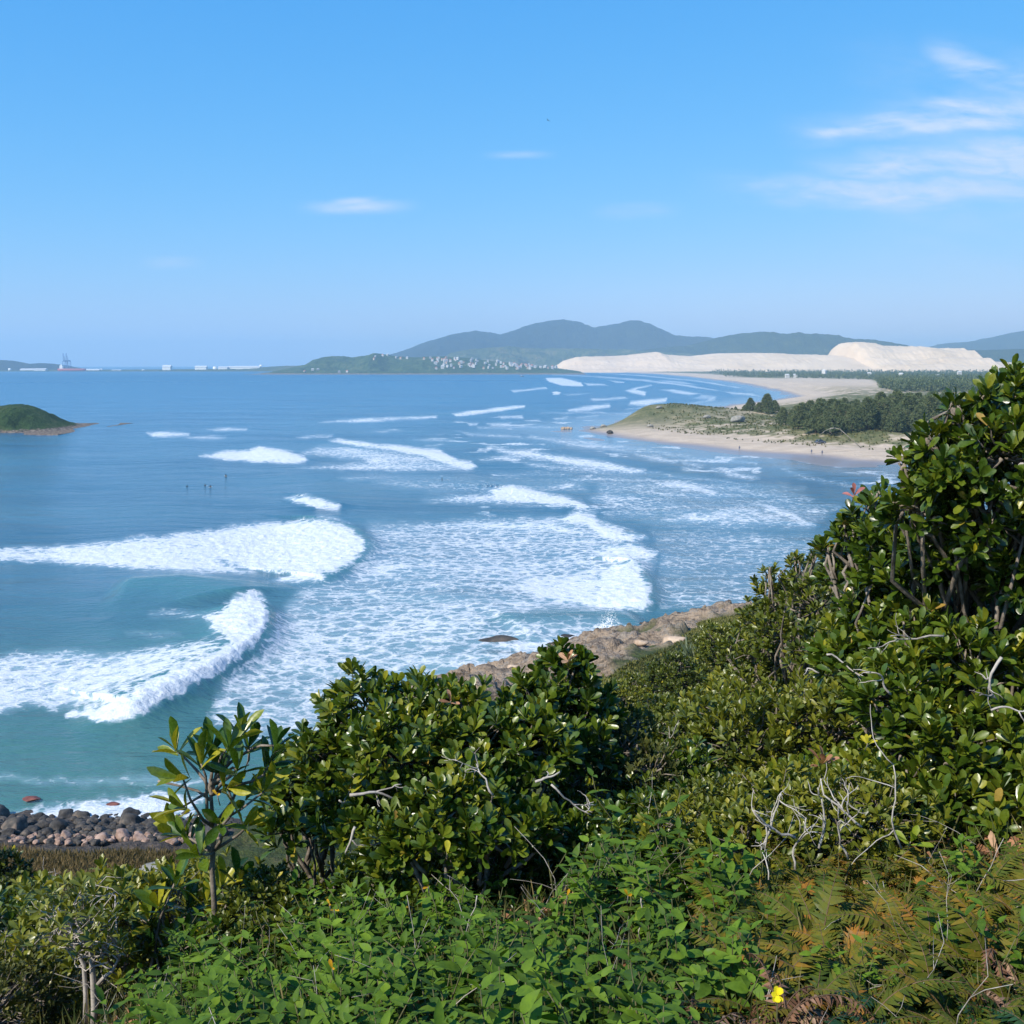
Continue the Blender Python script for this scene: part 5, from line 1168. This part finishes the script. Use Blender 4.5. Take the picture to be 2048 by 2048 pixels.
CA = [(300, 1830), (350, 1745), (430, 1690), (520, 1640), (640, 1625), (820, 1650), (1010, 1668), (1150, 1560), (1300, 1570), (1440, 1610), (1420, 1700), (1330, 1800), (1320, 2300), (270, 2300), (280, 1900)]
def fherb(x, y, z, u, v, r):
    big = v > 1880 and 600 < u < 1250 and r.random() < .6
    grey = r.random() < (.38 if u > 900 and v < 1900 else .14)
    me = (HPb if big else HPg if grey else HP)[r.integers(2 if (big or grey) else 4)]
    lab, g = (('tall broad leaved herb at the bottom edge of the carpet', 'broad leaved herbs of the carpet') if big else ('dull grey green herb among the brighter carpet', 'grey green herbs of the carpet') if grey else ('bright green pointed leaf herb in the carpet below the shrubs', 'bright green herbs of the carpet'))
    o = thing('herb', lab, 'herb', (x, y, z - .02), g); o.rotation_euler = (r.normal(0, .12), r.normal(0, .12), r.uniform(0, 6.28)); s = r.uniform(.8, 1.15); o.scale = (s, s, s)
    obj('foliage', me[0], o); obj('stem', me[1], o)
print('herb', scatter(CA, (-2.6, 2.6), (1.9, 6.6), .155, .34, fherb, 290))
# taller herb shoot standing before the dark gap
hx = ground_hit(1235, 1700); me = herb_proto(560, 5, .62, .10, .3); o = thing('herb', 'tall grey green herb shoot before the dark gap right of the middle shrub', 'herb', hx); obj('foliage', me[0], o); obj('stem', me[1], o)

# ------------------------------------------------------------------ ferns
def frond(lf, st, p0, az, L_n, arch, npin, pl, tb, r, wid=.30, curl=0., mess=.06, drop=.10):
    n = npin + 4; t_ = np.linspace(0, 1, n); el = math.radians(arch) - t_ ** 1.4 * math.radians(arch * 1.1 + curl)
    dx = np.cos(el); dz = np.sin(el); s_ = np.cumsum(np.r_[0, np.ones(n - 1)]) * L_n / (n - 1)
    hx_ = np.r_[0, np.cumsum(dx[:-1])] * L_n / (n - 1); hz_ = np.r_[0, np.cumsum(dz[:-1])] * L_n / (n - 1)
    pts = p0 + np.stack([hx_ * math.cos(az), hx_ * math.sin(az), hz_], -1)
    tube(st, pts, np.linspace(.0035, .001, n), 4)
    T_ = nrm(np.gradient(pts, axis=0)); side = np.array([-math.sin(az), math.cos(az), 0]); up = np.cross(side, T_); up = np.where(up[:, 2:3] < 0, -up, up)
    P = []; D = []; Nn = []; S = []
    for i in range(3, n):
        f = (i - 3) / (n - 4); w = pl * math.sin(min(1, .35 + f * 1.0) * math.pi * .5 + 0) * (1 - f) ** .55 * 1.15 + .012
        for s in (-1, 1):
            P.append(pts[i]); D.append(side * s * .92 + T_[i] * .42 - up[i] * drop + r.normal(0, mess, 3)); Nn.append(up[i]); S.append(w)
    put_leaves(lf, PINNA, np.array(P), np.array(D), np.array(Nn), np.array(S), np.clip(tb + r.normal(0, .10, len(P)), 0, 1))
PINNA = leaf_tmpl([0, .2, .6, 1.0], [.13, .16, .11, .01], .12, -.12)
def fern_proto(seed, nf, L_n, pl, mat, tb, npin=17, curl=25):
    r = np.random.default_rng(seed); lf = Acc(); st = Acc()
    for i in range(nf):
        frond(lf, st, np.array([r.normal(0, .02), r.normal(0, .02), -.02]), i * 2.4 + r.normal(0, .3), L_n * r.uniform(.7, 1.15), r.uniform(58, 88), npin, pl * r.uniform(.8, 1.1), np.clip(tb + r.normal(0, .16), 0, .95), r, curl=curl, mess=.14)
    return lf.mesh('frond', mat), st.mesh('stem', M_brownstem)
FO = [fern_proto(600 + i, 13, .36, .052, M_fern, .60, 21, 8) for i in range(3)]; FB = [fern_proto(610 + i, 12, .36, .050, M_fern, .82, 21, 12) for i in range(2)]; FD = [fern_proto(620 + i, 12, .33, .050, M_fern2, .5, 18) for i in range(2)]
FE = [(1330, 1640), (1450, 1590), (1600, 1580), (1760, 1600), (2100, 1560), (2100, 2350), (1250, 2350), (1290, 1800)]
def ffern(x, y, z, u, v, r):
    if v > 1800 and 1480 < u and r.random() < .55: me, lab, g = FD[r.integers(2)], 'dark glossy green fern at the bottom right corner', 'dark ferns at the bottom right'
    elif r.random() < .5: me, lab, g = FB[r.integers(2)], 'rusty brown fern at the lower right', 'rusty ferns at the lower right'
    else: me, lab, g = FO[r.integers(3)], 'olive green fern at the lower right', 'olive ferns at the lower right'
    o = thing('fern', lab, 'fern', (x, y, z), g); o.rotation_euler = (r.normal(0, .15), r.normal(0, .15), r.uniform(0, 6.28)); s = r.uniform(.75, 1.1); o.scale = (s, s, s)
    obj('frond', me[0], o); obj('stem', me[1], o)
print('fern', scatter(FE, (.8, 4.2), (1.9, 5.2), .112, .24, ffern, 290))
def herb2(x, y, z, u, v, r):
    me = (HPg if r.random() < .5 else HP)[r.integers(2)]
    o = thing('herb', 'scattered herb among the ferns at the lower right', 'herb', (x, y, z - .02), 'herbs among the ferns'); o.rotation_euler = (0, 0, r.uniform(0, 6.28)); s = r.uniform(.7, 1.); o.scale = (s, s, s)
    obj('foliage', me[0], o); obj('stem', me[1], o)
print('herb2', scatter(FE, (.9, 4.3), (1.95, 5.5), .36, .3, herb2, 50))
# curled dry fronds
def dry(u, v, Yd, lab, n=14, ht=.34, lean=(0, 0)):
    r = np.random.default_rng(int(u)); top = at(u, v, Yd); g_ = np.array([top[0], top[1], float(gz(top[0], top[1]))]); ht = max(.15, top[2] - g_[2])
    o = thing('dry_fern', lab, 'fern', g_); lf = Acc(); st = Acc()
    for i in range(n):
        frond(lf, st, np.array([r.normal(0, .012), r.normal(0, .012), ht * .15]), r.uniform(0, 6.28), ht * r.uniform(.8, 1.35), 89, 24, .024, r.uniform(.1, .9), r, curl=r.uniform(60, 190), mess=.45, drop=.9)
    obj('frond', lf.mesh('frond', M_dryf), o); obj('stem', st.mesh('stem', M_brownstem), o)
dry(1480, 1805, 3.0, 'drooping pinkish brown dead fern beside the yellow flower', 16); dry(1765, 1695, 3.7, 'curled brown dead fern between rusty fronds, halfway up the fern slope', 10); dry(1890, 1720, 3.3, 'pale curled dead fern near the right edge, higher one', 10); dry(1920, 1850, 2.9, 'pale curled dead fern near the right edge, lower one', 10); dry(1120, 1900, 2.75, 'thin reddish dead fern in the carpet bottom centre', 6); dry(1310, 1880, 2.8, 'reddish dead fern left of the yellow flower', 7)
# yellow flower
M_petal = leaf_mat('yellow_petal', [(0, (.75, .62, .01)), (1, (.85, .75, .03))], .6, .3, .2)
fp = at(1467, 1878, 2.75); fg = np.array([fp[0], fp[1], float(gz(fp[0], fp[1]))]); fl_ = thing('flowering_herb', 'single bright yellow flower open among the ferns at the bottom', 'flower', fg)
st = Acc(); tube(st, bow((0, 0, 0), fp - fg, 6, .05, .01), np.linspace(.003, .0015, 6), 5); obj('stem', st.mesh('stem', M_stem), fl_)
pe = Acc(); ax = nrm(np.array([[-.1, -.8, .6]])); rosettes(pe, leaf_tmpl([0, .3, .7, 1.], [.05, .28, .42, .2], .1, -.1), (fp - fg)[None], ax, 6, .019, np.array([.5]), (55, 72), tj=.1); obj('petal', pe.mesh('petal', M_petal), fl_)
lf = Acc(); rosettes(lf, LANC, ((fp - fg) * .6)[None], np.array([[0, 0, 1.]]), 6, .06, np.array([.3])); obj('foliage', lf.mesh('foliage', M_herb), fl_)
# marks of yellow and brown on the shrubs
def deadcluster(u, v, Yd, lab, n=8, s=.10, mat=None, nm='dead_leaf_cluster', ax=(0, -.4, 1)):
    s *= .72; a = Acc(); p_ = at(u, v, Yd); rosettes(a, OBOV, np.zeros((1, 3)), np.array([ax], float), n, s, np.array([.5]), (10, 75)); st = Acc(); tube(st, np.array([(0, .03, -.05), (0, .01, -.02), (0, 0, 0)]), .002, 5)
    o = thing(nm, lab, 'leaves', p_); obj('foliage', a.mesh('foliage', mat or M_dead), o); obj('stem', st.mesh('stem', M_bark), o)
deadcluster(1072, 1243, 5.95, 'pinkish brown dead leaf cluster near the tip of the pointed shrub', 8, .095); deadcluster(1553, 1440, 5.0, 'larger pale brown dead leaf cluster above the white bare branches', 10, .12); deadcluster(1608, 1440, 5.0, 'smaller brown dead leaf cluster right of the larger one above bare branches', 6, .07); deadcluster(850, 1322, 5.5, 'faint brown leaf cluster on top of the middle crown', 5, .08)
deadcluster(1637, 1402, 4.8, 'bright yellow leaf cluster right of the brown dead leaves', 6, .07, M_yel, 'yellow_leaf_cluster'); deadcluster(843, 1608, 4.5, 'single yellow leaf cluster in the low middle shrub', 3, .10, M_yel, 'yellow_leaf_cluster'); deadcluster(1718, 1588, 4.1, 'lime yellow broad leaf cluster above the ferns', 5, .13, leaf_mat('lime_leaf', [(0, (.14, .22, .01)), (1, (.30, .34, .02))], .4, .3, .4), 'lime_leaf_cluster'); deadcluster(1611, 932, 5.9, 'slim pinkish red bud on the shrub left of the tall tree', 4, .09, leaf_mat('pink_bud', [(0, (.2, .06, .06)), (1, (.4, .16, .15))], .5, .2, .3), 'pink_bud', (0, 0, 1))
for i, (u, v) in enumerate([(622, 1706), (630, 1716), (808, 1673), (1070, 1690), (1185, 1690), (627, 1828), (410, 1500)]):
    deadcluster(u, v, 3.6 if v < 1800 else 3.0, ['upper orange leaf at the left of the carpet', 'lower orange leaf touching the upper one at the left of the carpet', 'orange leaf in the carpet below the low middle shrub', 'small orange leaf at the centre of the carpet', 'orange brown leaf beside a pale stalk at the right of the carpet', 'orange leaf low at the left of the carpet', 'yellow leaf pair on the sapling'][i], 2, .034, leaf_mat('orange_leaf', [(0, (.45, .22, .01)), (1, (.60, .38, .02))], .6, .25, .2) if i == 0 else bpy.data.materials['orange_leaf'], 'orange_leaf', (0, -.6, .5))

# ------------------------------------------------------------------ bare white branches
def branchy(acc, p, d, L_n, rad, depth, r):
    n = 8; pts = [p]; dd = nrm(d)
    for i in range(n): dd = nrm(dd + r.normal(0, .2, 3)); pts.append(pts[-1] + dd * L_n / n)
    tube(acc, np.array(pts), np.linspace(rad, rad * .5, n + 1), 6)
    if depth > 0:
        for j in range(r.integers(2, 4)):
            k_ = r.integers(2, n + 1); nd = nrm(dd + r.normal(0, .75, 3)); branchy(acc, pts[k_], nd, L_n * r.uniform(.4, .7), rad * .58, depth - 1, r)
def deadbr(u, v, Yd, to, rad, lab, depth=2, seed=None):
    r = np.random.default_rng(seed or int(u + v)); p_ = at(u, v, Yd); e = at(to[0], to[1], Yd + (to[2] if len(to) > 2 else 0)); a = Acc(); d = e - p_
    branchy(a, np.zeros(3), d, np.linalg.norm(d), rad * .68, depth, r); obj('dead_branch', a.mesh('dead_branch', M_bone), None, lab, 'branch', None, None, p_)
BR = [((1625, 1560, 4.0), (1530, 1490), .008, 'long white bare branch slanting up left in the thicket above the ferns', 2), ((1545, 1600, 4.0), (1550, 1500), .008, 'upright white bare branch under the larger dead leaf cluster', 2), ((1600, 1620, 4.0), (1595, 1520), .007, 'upright white bare branch right of the dead leaf clusters', 2), ((1500, 1580, 4.0), (1380, 1545), .009, 'white bare branch lying flat at the left of the thicket', 2), ((1440, 1600, 4.0), (1440, 1480), .007, 'thin white bare twigs rising at the left of the thicket', 3),
      ((1640, 1655, 4.3), (1560, 1655), .014, 'thick white log lying among the ferns', 1), ((1700, 1600, 4.0), (1640, 1440), .006, 'long thin pale stalk leaning left beside the yellow cluster', 1), ((1500, 1640, 4.0), (1505, 1540), .007, 'short upright white branch above the olive ferns', 2),
      ((1890, 1240, 4.6), (1830, 1320), .011, 'forked white branch under the tall tree near the right edge', 2), ((1680, 1310, 5.0), (1620, 1270), .009, 'short white branch in the big dark shrub, lower left one', 1), ((1560, 1235, 5.4), (1640, 1255), .008, 'short white branch in the scrub left of the big dark shrub', 2), ((1780, 1200, 5.1), (1680, 1180), .009, 'white branch crossing the gap under the tall tree', 2), ((1545, 1270, 5.6), (1500, 1240), .007, 'small white twig on the yellow green scrub', 1), ((1870, 1340, 4.4), (1930, 1300), .008, 'white twig at the right edge below the forked branch', 2),
      ((1225, 1455, 6.2), (1270, 1370), .006, 'thin white twig standing in the fine leaved scrub', 1), ((930, 1500, 4.8), (900, 1430), .008, 'white forked twig in the heart of the middle crown', 2), ((1040, 1480, 4.9), (1130, 1530), .008, 'curved pale branch reaching into the dark gap', 2), ((1010, 1475, 4.9), (1060, 1465), .011, 'short thick pale limb at the right of the middle crown', 1), ((660, 1500, 5.1), (760, 1495), .013, 'thick pale limb lying under the left of the middle crown', 2), ((670, 1560, 5.0), (650, 1620), .012, 'pale upright stem below the left of the middle crown', 1), ((640, 1510, 5.2), (700, 1590), .007, 'tangle of pale twigs under the middle crown', 3),
      ((1210, 1690, 3.9), (1195, 1810), .005, 'thin pale stalk standing in the right of the carpet', 0), ((900, 1690, 3.8), (905, 1790), .004, 'thin pale stalk standing in the middle of the carpet', 0), ((1450, 1660, 4.0), (1452, 1560), .004, 'thin brown stalk at the left of the ferns', 1), ((1625, 845, 5.1), (1570, 800), .003, 'bare dark twig beside the tall tree over the sand', 2), ((110, 1720, 6.5), (90, 1660), .007, 'grey twigs in the yellow green hollow, upper left', 3), ((200, 1690, 7.0), (210, 1620), .007, 'grey twigs left of the upper pale stone', 3), ((60, 1790, 6.0), (20, 1740), .007, 'grey twigs at the left edge of the hollow', 3), ((250, 1700, 6.6), (200, 1750), .007, 'grey twigs left of the lower pale stone', 3)]
for (u, v, Yd), to, rad, lab, dep in BR: deadbr(u, v, Yd, to, rad, lab, dep)

# ------------------------------------------------------------------ agave clump on the headland
ay = ground_hit(1325, 1262)
def agave(p_, lab, s):
    o = thing('agave_plant', lab, 'plant', p_); r = np.random.default_rng(int(s * 100)); a = Acc(); n = 130
    th = r.uniform(8, 80, n); ph = r.uniform(0, 6.28, n); D = np.stack([np.sin(np.radians(th)) * np.cos(ph), np.sin(np.radians(th)) * np.sin(ph), np.cos(np.radians(th))], -1)
    put_leaves(a, leaf_tmpl([0, .3, .7, 1.], [.03, .045, .035, .004], .4, -.18), r.normal(0, .28 * s, (n, 3)) * (1, 1, .1), D, np.array([[0, 0, 1.]]) + r.normal(0, .2, (n, 3)), s * r.uniform(.7, 1.2, n) * 1.25, np.clip(r.normal(.45, .22, n), 0, 1)); obj('foliage', a.mesh('foliage', M_agave), o)
for (u, v), l, s in [((1318, 1248), 'spiky grey green agave clump above the rock ledge, biggest one', .80), ((1350, 1250), 'spiky agave clump at the right of the biggest one', .62), ((1292, 1262), 'spiky agave clump at the left of the biggest one', .52)]:
    q = at(u, v, ay[1]); q[2] = float(gz(q[0], q[1])); agave(q, l, s)
# low cover on the headland and the grass behind the stones
def cover(name, poly, n, size, mat, label, dense, tb=.4, xb=(-60, 60), yb=(20, 130), tm=SMALL, up=.9, th=(10, 70)):
    r = np.random.default_rng(n); x = r.uniform(*xb, n * 12); y = r.uniform(*yb, n * 12); z = gz(x, y); u, v = proj(x, y, z)
    w_ = fbm(x * .12, y * .12, 401, 3); k_ = (poly_sd(u, v, poly) + (w_ - .5) * 50 > 0) & (fbm(x * .5, y * .5, 402, 3) > dense) & (z > .8); x, y, z = x[k_][:n], y[k_][:n], z[k_][:n]; so = np.argsort(y); x, y, z = x[so], y[so], z[so]; wq = w_[k_][:n][so]
    a = Acc(); P = np.stack([x, y, z + .02], -1); s = size * np.clip(y / 60, .35, 1.6)
    for g_ in np.array_split(np.arange(len(P)), 24):
        if len(g_): rosettes(a, tm, P[g_], np.array([0, 0, 1.]) + r.normal(0, .3, (len(g_), 3)), 4, float(s[g_].mean()), np.clip(tb + (wq[g_] - .5) * 1.2, 0, .9), th, r=r)
    obj(name, a.mesh(name, mat), kind='stuff', label=label, cat=name.replace('_', ' '))
cover('ground_cover', [(1090, 1330), (1140, 1290), (1260, 1228), (1300, 1210), (1420, 1150), (1470, 1120), (1470, 1330), (1090, 1350)], 26000, .26, M_fine, 'low olive plant cover above the rock ledge', .30, .48, (-5, 40), (33, 125))
cover('dry_grass', [(-200, 1606), (60, 1612), (340, 1604), (380, 1640), (250, 1690), (-200, 1680)], 9000, .50, M_brown, 'short brown grass behind the stone shore', .2, .62, (-50, 5), (25, 70), leaf_tmpl([0, .5, 1.], [.05, .06, .01], .1, -.2), th=(5, 45))
# fine grass and litter between the near plants
def near_stuff():
    r = np.random.default_rng(77); n = 26000
    Y_ = np.sqrt(r.uniform(1.8 ** 2, 9 ** 2, n)); X_ = (r.uniform(-.58, .62, n)) * Y_; P = np.stack([X_, Y_, gz(X_, Y_)], -1)
    a = Acc(); D = np.array([0, 0, 1.]) + r.normal(0, .45, P.shape); put_leaves(a, leaf_tmpl([0, .4, .8, 1.], [.014, .014, .009, .001], .2, -.3), P, D, r.normal(0, 1, P.shape), r.uniform(.10, .27, n), np.clip(r.normal(.45, .28, n), 0, 1))
    obj('grass', a.mesh('grass', M_grassb), kind='stuff', label='thin grass blades between the herbs and ferns', cat='grass')
    n = 14000; Y_ = np.sqrt(r.uniform(1.8 ** 2, 9 ** 2, n)); X_ = (r.uniform(-.58, .62, n)) * Y_; P = np.stack([X_, Y_, gz(X_, Y_) + .02 + r.uniform(0, .05, n)], -1)
    a = Acc(); D = r.normal(0, 1, P.shape) * (1, 1, .35); put_leaves(a, OBOV_S, P, D, np.array([0, 0, 1.]) + r.normal(0, .5, P.shape), r.uniform(.04, .10, n), r.random(n))
    obj('leaf_litter', a.mesh('leaf_litter', M_dead), kind='stuff', label='brown fallen leaves on the soil under the shrubs', cat='leaf litter')
near_stuff()
def undergrowth():
    r = np.random.default_rng(123); n = 60000; x = r.uniform(-14, 15, n); y = r.uniform(-3, 17, n); z = gz(x, y)
    hump = fbm(x * .9, y * .9, 500, 3); hh = np.clip((hump - .25) * 2.0, .05, 1.) * np.clip(np.hypot(x, y) * .16 - .1, .15, .85)
    u, v = proj(x, y, z + hh); k_ = ((u > 2010) | (u < -80) | (y < 1.4)) & (np.hypot(x, y) > 1.1); x, y, z, hh = x[k_][:22000], y[k_][:22000], z[k_][:22000], hh[k_][:22000]
    a = Acc(); P = np.stack([x, y, z + hh * r.uniform(.55, 1.05, len(x))], -1)
    rosettes(a, OBOV_S, P, np.array([0, 0, 1.]) + r.normal(0, .35, P.shape), 8, .10, np.clip(r.normal(.5, .14, len(P)), 0, .9), (12, 75), r=r)
    obj('undergrowth', a.mesh('undergrowth', M_scrub), kind='stuff', label='leafy scrub continuing over the hilltop beside the viewpoint', cat='undergrowth')
undergrowth()
def twig_stuff():
    r = np.random.default_rng(99); a = Acc()
    for i in range(480):
        y = math.sqrt(r.uniform(2.1 ** 2, 7.5 ** 2)); x = r.uniform(-.55, .58) * y; z = float(gz(x, y)); L_n = r.uniform(.12, .42)
        d = nrm(r.normal(0, 1, 3) * (1, 1, .55) + (0, 0, .55)); p0 = np.array([x, y, z + r.uniform(-.02, .22)]); p = [p0]; dd = d
        for k in range(4): dd = nrm(dd + r.normal(0, .22, 3)); p.append(p[-1] + dd * L_n / 4)
        rad = r.uniform(.0009, .0024); tube(a, np.array(p), np.linspace(rad, rad * .5, 5), 4)
        if r.random() < .6: dd = nrm(dd + r.normal(0, .6, 3)); tube(a, np.array([p[2], p[2] + dd * L_n * .25, p[2] + nrm(dd + r.normal(0, .3, 3)) * L_n * .5]), [rad * .7, rad * .5, rad * .3], 4)
    obj('dry_twigs', a.mesh('dry_twigs', M_bone), kind='stuff', label='thin dry twigs tangled through the herbs and ferns', cat='twigs')
twig_stuff()

# ------------------------------------------------------------------ casuarina trees behind the spit, far wood
def cas_proto(seed, h, conic):
    r = np.random.default_rng(seed); a = Acc(); tr = Acc(); tube(tr, bow((0, 0, -1), (r.normal(0, .3), 0, h * .93), 7, .03, .01), np.linspace(.28, .05, 7), 6)
    n = 620; f = r.beta(1.2, 1.15, n); zc = h * (.12 + .86 * f); prof = (np.sin(np.clip((1 - f) * 1.1 + .08, 0, 1.2) * 1.45)) ** .9 * (conic * h)
    ph = r.uniform(0, 6.28, n); lump = .55 + .8 * fbm(np.cos(ph) * 1.7 + f * 4, np.sin(ph) * 1.7 + seed, seed, 3); q = prof * lump * np.sqrt(r.uniform(.25, 1, n))
    P = np.stack([q * np.cos(ph), q * np.sin(ph), zc], -1); D = np.stack([np.cos(ph), np.sin(ph), r.uniform(-.1, 1.1, n)], -1)
    rosettes(a, NEED, P, D, 5, h * .085, np.clip(.42 + .2 * (f - .4) + r.normal(0, .12, n), 0, 1), (8, 62), r=r)
    for i in range(16):
        z_ = h * r.uniform(.25, .8); b_ = r.uniform(0, 6.28); L_n = conic * h * .7; tube(tr, bow((0, 0, z_), (math.cos(b_) * L_n, math.sin(b_) * L_n, z_ + L_n * .5), 4, .05, .02), np.linspace(.09, .03, 4), 4)
    return a.mesh('crown', M_case), tr.mesh('trunk', M_brownstem)
CP_ = [cas_proto(700, 10, .26), cas_proto(701, 10, .33), cas_proto(702, 9, .42), cas_proto(703, 8, .5)]
def cas(x, y, s, lab, g, k_=None):
    me = CP_[rng.integers(1, 4) if k_ is None else k_]; o = thing('casuarina_tree', lab, 'tree', (x, y, float(lz(x, y)) - .3), g); o.rotation_euler = (0, 0, rng.uniform(0, 6.28)); o.scale = (s, s, s * rng.uniform(.9, 1.1))
    obj('crown', me[0], o); obj('trunk', me[1], o)
for u, vt, Yd, k_, l in [(1448, 741, 560, 1, 'tallest dark casuarina at the left end of the grove behind the spit'), (1416, 750, 570, 2, 'feathery casuarina left of the tallest one, second from the grove end'), (1388, 768, 570, 3, 'small casuarina standing apart at the left end of the grove'), (1462, 752, 575, 2, 'casuarina close on the right of the tallest one'), (1432, 758, 562, 3, 'bushy casuarina filling the gap left of the tallest one'), (1405, 762, 575, 3, 'low bushy casuarina at the left part of the grove')]:
    x = at(u, vt, Yd)[0]; z0 = float(lz(x, Yd)); cas(x, Yd, max(2., at(u, vt, Yd)[2] - z0) / [10, 10, 9, 8][k_], l, None, k_)
TREEZONE = [(1470, 800), (1485, 770), (1560, 752), (1620, 748), (1680, 738), (1700, 730), (2100, 728), (2100, 830), (1760, 832), (1690, 820), (1620, 812)]
got = []; r = np.random.default_rng(5)
for it_ in range(40000):
    Yd = r.uniform(425, 560) if it_ < 9000 else math.sqrt(r.uniform(500 ** 2, 860 ** 2)); x = Yd * r.uniform(.24, .62); z = float(lz(x, Yd)) if False else 5.
    u, v = proj(x, Yd, z + 2); 
    if not (1475 < u < 2060): continue
    top_lim = np.interp(u, [1470, 1500, 1560, 1620, 1660, 1690, 1760, 2100], [768, 762, 752, 755, 742, 733, 728, 727]); bot = np.interp(u, [1470, 1530, 1600, 1680, 1740, 1800, 2100], [797, 806, 812, 824, 818, 806, 806])
    if 1770 < u < 1900 and 772 < v < 815 and r.random() < .8: continue
    if v > bot: continue
    if any((x - a) ** 2 + (Yd - b) ** 2 < (2.6 + Yd * .0045) ** 2 for a, b in got): continue
    zb = float(lz(x, Yd)); hh = r.uniform(6.5, 14)
    if proj(x, Yd, zb + hh)[1] < top_lim - 2: continue
    got.append((x, Yd)); cas(x, Yd, hh / 9.3, 'casuarina in the dense grove behind the spit dunes', 'casuarinas of the grove')
    if len(got) >= 290: break
print('grove', len(got))
def wood(name, n, zone, yb, hs, label):
    r = np.random.default_rng(n); Yw = 1 / r.uniform(1 / yb[1], 1 / yb[0], n * 30); X_ = Yw * r.uniform(.15, .56, n * 30); U_, V_ = proj(X_, Yw, 4.); k_ = (poly_sd(U_, V_, zone) + (fbm(X_ * .006, Yw * .003, 480, 3) - .5) * 9 > 0); X_, Yw = X_[k_][:n], Yw[k_][:n]
    Z_ = lz(X_, Yw); a = Acc(); m_ = 7; hh = hs * r.uniform(.55, 1.2, len(X_)); f = r.uniform(.05, .95, (len(X_), m_)); ph = r.uniform(0, 6.28, (len(X_), m_)); q = (1 - f * .85) * .42 * hh[:, None] * r.uniform(.3, 1, (len(X_), m_))
    P = np.stack([X_[:, None] + q * np.cos(ph), Yw[:, None] + q * np.sin(ph), Z_[:, None] + hh[:, None] * f * .85], -1).reshape(-1, 3)
    rosettes(a, NEED, P, np.array([0, 0, 1.]) + r.normal(0, .5, P.shape), 4, hs * .30, np.clip(r.normal(.4, .15, len(P)), 0, 1), (15, 80), r=r); obj(name, a.mesh(name, M_case), kind='stuff', label=label, cat='wood'); print(name, len(X_))
wood('distant_wood', 7000, [(1330, 699), (1420, 695), (1560, 694), (1700, 696), (2100, 697), (2100, 746), (1700, 742), (1665, 738), (1650, 716), (1500, 712), (1440, 714), (1370, 708)], (840, 4600), 10., 'hazy far wood of dark trees behind the long beach')
# scrubby tufts on the spit dunes
def tufts():
    r = np.random.default_rng(9); n = 60000; Yd = r.uniform(380, 640, n); X_ = r.uniform(20, 330, n); h_, s_ = land_h(X_, Yd); nn_ = fbm(X_ * .05, Yd * .05, 40, 4) * .6 + fbm(X_ * .3, Yd * .3, 41, 3) * .4
    k_ = (s_ > 34) & (nn_ > .46 - .1 * (s_ > 70)); X_, Yd, h_ = X_[k_][:9000], Yd[k_][:9000], h_[k_][:9000]; a = Acc(); P = np.stack([X_, Yd, h_], -1)
    rosettes(a, SMALL, P, np.array([0, 0, 1.]) + r.normal(0, .2, P.shape), 5, .75, np.clip(r.normal(.5, .2, len(P)), 0, 1), (10, 70), r=r); obj('dune_scrub', a.mesh('dune_scrub', M_grassb), kind='stuff', label='low patchy scrub on the dunes of the spit', cat='scrub')
tufts()
